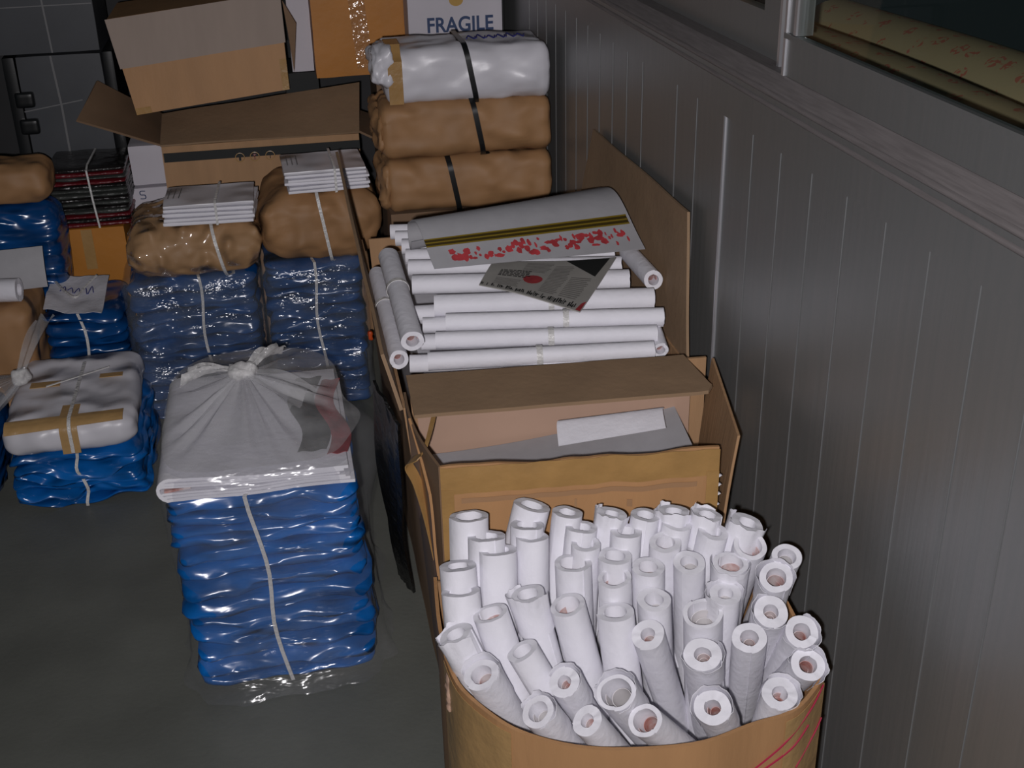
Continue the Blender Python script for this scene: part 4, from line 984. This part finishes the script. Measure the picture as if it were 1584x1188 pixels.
V, Fc = bx((g1.x - .02, yg + .01, 0), (g2.x + .03, yg + .3, zg0 - .002)); o = obj('black_crate', V, Fc, M['black_flat'], loc=(g1.x, yg + .15, 0), smooth=False); tag(o, 'black crate carrying the dark grey cases, mostly hidden', 'crate')

# dark folded stack on an orange carton
yd = 3.46
d1, d2, d3 = at_y(84, 358, yd), at_y(207, 352, yd), at_y(80, 258, yd)
OB = carton('carton', 'small orange brown carton under the dark red and black stack', (d1.x + .004, yd + .003, 0.0), (at_y(200, 400, yd).x, yd + 0.22, d1.z), M['card_orange'])
obj('tape', *sheet_vf(lambda u, v: Vector((d1.x + .07 + 0.03 * u, yd - .0015, d1.z - .12 + .118 * v)), 3, 4, .001), M['tape'], OB)
DS = thing('folded_stack', 'stack of dark folded goods with red edges tied with white string', 'stack', ((d1.x + d2.x) / 2, yd + .12, d1.z))
rnd = random.Random(3); nl = 14; zt0 = d3.z - .015
seq = ['red_dark', 'black_cover', 'red_dark', 'grey_cover', 'black_cover', 'grey_cover', 'black_cover', 'grey_cover', 'grey_cover', 'black_cover', 'red_dark', 'grey_cover', 'red_dark', 'black_cover']
for k in range(nl):
    hh = (zt0 - d1.z) / nl; cc = ((d1.x + d2.x) / 2 + .006 * (rnd.random() - .5), yd + .11 + .006 * (rnd.random() - .5), d1.z + .003 + hh * (k + .5))
    obj('folded_piece', *rbox_vf(cc, ((d2.x - d1.x) / 2, .11, hh * .49), (.012, .012, hh * .45), (14, 8, 4), nz(.004, 20, 20, 20, k)), M[seq[k]], DS)
xs_ = at_y(143, 300, yd).x
obj('string', *strip_vf([(xs_ + .006, yd - .012, d1.z + .004), (xs_, yd - .013, (d1.z + zt0) / 2), (xs_ - .004, yd - .012, zt0), (xs_ - .004, yd + .02, zt0 + .008), (xs_, yd + .2, zt0 + .008)], (.005, 0, 0), .001), M['string'], DS)

# far left blue bag with kraft parcel on top
bl1, bl2 = at_y(-60, 440, 3.3), at_y(84, 316, 3.3)
BBG = thing('blue_bag', 'dark blue shiny plastic bag at far left under the dim kraft parcel', 'plastic bag', ((bl1.x + bl2.x) / 2, 3.4, 0))
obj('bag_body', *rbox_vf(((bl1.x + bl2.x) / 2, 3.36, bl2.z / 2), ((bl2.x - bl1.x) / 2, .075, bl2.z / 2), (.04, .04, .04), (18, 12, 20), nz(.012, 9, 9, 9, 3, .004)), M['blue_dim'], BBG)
kz = at_y(40, 258, 3.3)
kraft('dim kraft paper parcel at far left on the dark blue bag', ((bl1.x + at_y(76, 290, 3.3).x) / 2, 3.37, (bl2.z + kz.z) / 2 + .004), ((at_y(76, 290, 3.3).x - bl1.x) / 2, .08, (kz.z - bl2.z) / 2 + .001), (.04, .04, .04), 5, M['kraft'], amp=.008)

# small blue stack with a label sheet
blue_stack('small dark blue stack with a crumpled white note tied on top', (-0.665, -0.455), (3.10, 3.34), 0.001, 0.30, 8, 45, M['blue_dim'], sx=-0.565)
NT = [at_z(82, 428, .318), at_z(170, 432, .318), at_z(158, 490, .312), at_z(68, 484, .312)]
def note(u, v):
    p = NT[3].lerp(NT[2], u).lerp(NT[0].lerp(NT[1], u), v); p.z += .010 * abs(u - .5) * 2 + .004 * math.sin(v * 6 + u * 3) + 0.006 * noise.noise(Vector((u * 4, v * 4, 0))); return p
o = obj('paper_note', *sheet_vf(note, 14, 12, .0008), M['paper'], loc=NT[3]); tag(o, 'crumpled white paper note tied on the small dark blue stack', 'paper note')
st = [tube_vf(smooth_path([note(.2 + .12 * k, .55 + .05 * (k % 2)) + Vector((0, 0, .002)), note(.26 + .12 * k, .7) + Vector((0, 0, .002)), note(.3 + .12 * k, .55) + Vector((0, 0, .002))], 4), .0014, 4) for k in range(5)]
obj('blue_scribble', *merge(*st), M['blue_ink'], o)
obj('string_knot', *tube_vf(smooth_path([note(.1, .75) + Vector((0, 0, .006)), note(.3, .5) + Vector((0, 0, .008)), note(.5, .38) + Vector((0, 0, .012)), note(.62, .62) + Vector((0, 0, .012)), note(.8, .9) + Vector((0, 0, .008))], 6), .0035, 6), M['string'], o)

# white taped parcel on a low blue stack
blue_stack('low spreading blue plastic stack under the white taped parcel at left', (-0.700, -0.402), (2.62, 3.02), 0.001, 0.142, 6, 55, M['blue'], sx=-0.545, flare=0.05, jag=1.5)
WP = thing('white_parcel', 'white paper parcel crossed with tan tape on the low blue stack', 'parcel', (-0.55, 2.82, 0.145))
WR = Matrix.Rotation(0.03, 3, 'Z')
obj('wrapping', *rbox_vf((-0.556, 2.815, 0.187), (0.150, 0.205, 0.038), (0.035, 0.03, 0.03), (30, 30, 10), nz(.006, 12, 12, 14, 4, .003), WR), M['wrap_paper'], WP)
def wrap_pt(x, s):
    """along the front face and over the top: s from 0 (bottom front) in metres"""
    if s < 0.05: return Vector((x, 2.604, 0.152 + s))
    if s < 0.09: a_ = (s - .05) / .04 * math.pi / 2; return Vector((x, 2.604 + .026 * (1 - math.cos(a_)), 0.202 + .026 * math.sin(a_)))
    return Vector((x, 2.630 + (s - .09), 0.230))
obj('tape', *sheet_vf(lambda u, v: wrap_pt(-0.568 + .040 * u, .0 + .16 * v), 4, 24, .0015), M['tape_tan'], WP)
obj('tape', *sheet_vf(lambda u, v: wrap_pt(-0.688 + .262 * u, .060 + .040 * v + .012 * u), 20, 8, .0017), M['tape_tan'], WP)
obj('tape', *sheet_vf(lambda u, v: wrap_pt(-0.66 + .07 * u, .275 + .03 * v), 4, 3, .0017), M['tape_tan'], WP)
obj('tape', *sheet_vf(lambda u, v: wrap_pt(-0.50 + .055 * u, .30 + .022 * v), 4, 3, .0017), M['tape_tan'], WP)
obj('string', *strip_vf([wrap_pt(-0.545, s) + Vector((0, -.003, .003)) for s in [0.0, .02, .04, .05, .06, .07, .08, .09, .15, .2, .3, .4]], (.008, 0, 0), .0015), M['string'], WP)
obj('string', *strip_vf([wrap_pt(-0.62 + .02 * k, .27 + .012 * k) + Vector((0, 0, .004)) for k in range(8)], (.0, .006, 0), .0012), M['string'], WP)

# knotted clear bag at the left edge with blue inside
CB = thing('plastic_bag', 'clear knotted plastic bag over blue plastic at the left edge', 'plastic bag', (-0.82, 2.78, 0))
k2 = at_y(32, 582, 2.72)
obj('blue_contents', *rbox_vf((-0.835, 2.80, 0.10), (0.095, 0.14, 0.098), .04, (14, 14, 12), nz(.015, 12, 12, 14, 5, .006)), M['blue_dim'], CB)
def cone(u, v):
    a_ = u * 2 * math.pi; top = Vector((k2.x + .010 * math.cos(a_), k2.y + .010 * math.sin(a_), k2.z)); base = Vector((-0.832 + .112 * math.cos(a_), 2.80 + .155 * math.sin(a_), .205))
    p = base.lerp(top, v); p += Vector((math.cos(a_), math.sin(a_), 0)) * .010 * math.sin(a_ * 13) * math.sin(math.pi * v); return p
obj('bag_top', *sheet_vf(cone, 60, 10), M['film_milky'], CB)
obj('knot', *rbox_vf(k2, (.020, .018, .020), .017, (10, 10, 10), nz(.007, 60, 60, 60, 3)), M['knot'], CB)
obj('tied_ear', *ear(k2 + Vector((0, 0, .01)), at_y(70, 492, 2.84), .02, .055, .01), M['film_milky'], CB)

# far left edge: kraft pile, white roll and sheet
kz = at_y(20, 478, 2.98)
kraft('creased brown kraft parcel at the left edge below the white roll', (-0.80, 3.11, kz.z / 2 + .001), (-0.668 + 0.80, .13, kz.z / 2 - .004), (.03, .03, .03), 15, M['kraft'], amp=.010)
r_a, r_b = at_y(-60, 432, 3.02), at_y(28, 440, 3.02)
rz_ = kz.z + .034
lying_roll((r_a.x, 3.04, rz_), (r_b.x, 3.02, rz_), .060, 'short white roll at the far left edge, on the creased kraft parcel', None, 1, None)
def esheet(u, v): return Vector((-0.84 + .21 * u, 3.085 + .03 * v * v + .02 * u, kz.z + .006 + .10 * v))
o = obj('paper_sheet', *sheet_vf(esheet, 8, 8, .0015), M['paper_grey'], loc=(-.74, 3.09, kz.z)); tag(o, 'upright grey white sheet behind the short roll at the far left edge', 'paper sheet')

for o in list(COL.objects):
    if o.type == 'MESH' and o.parent is None and 'label' not in o and 'kind' not in o: print('UNTAGGED', o.name)
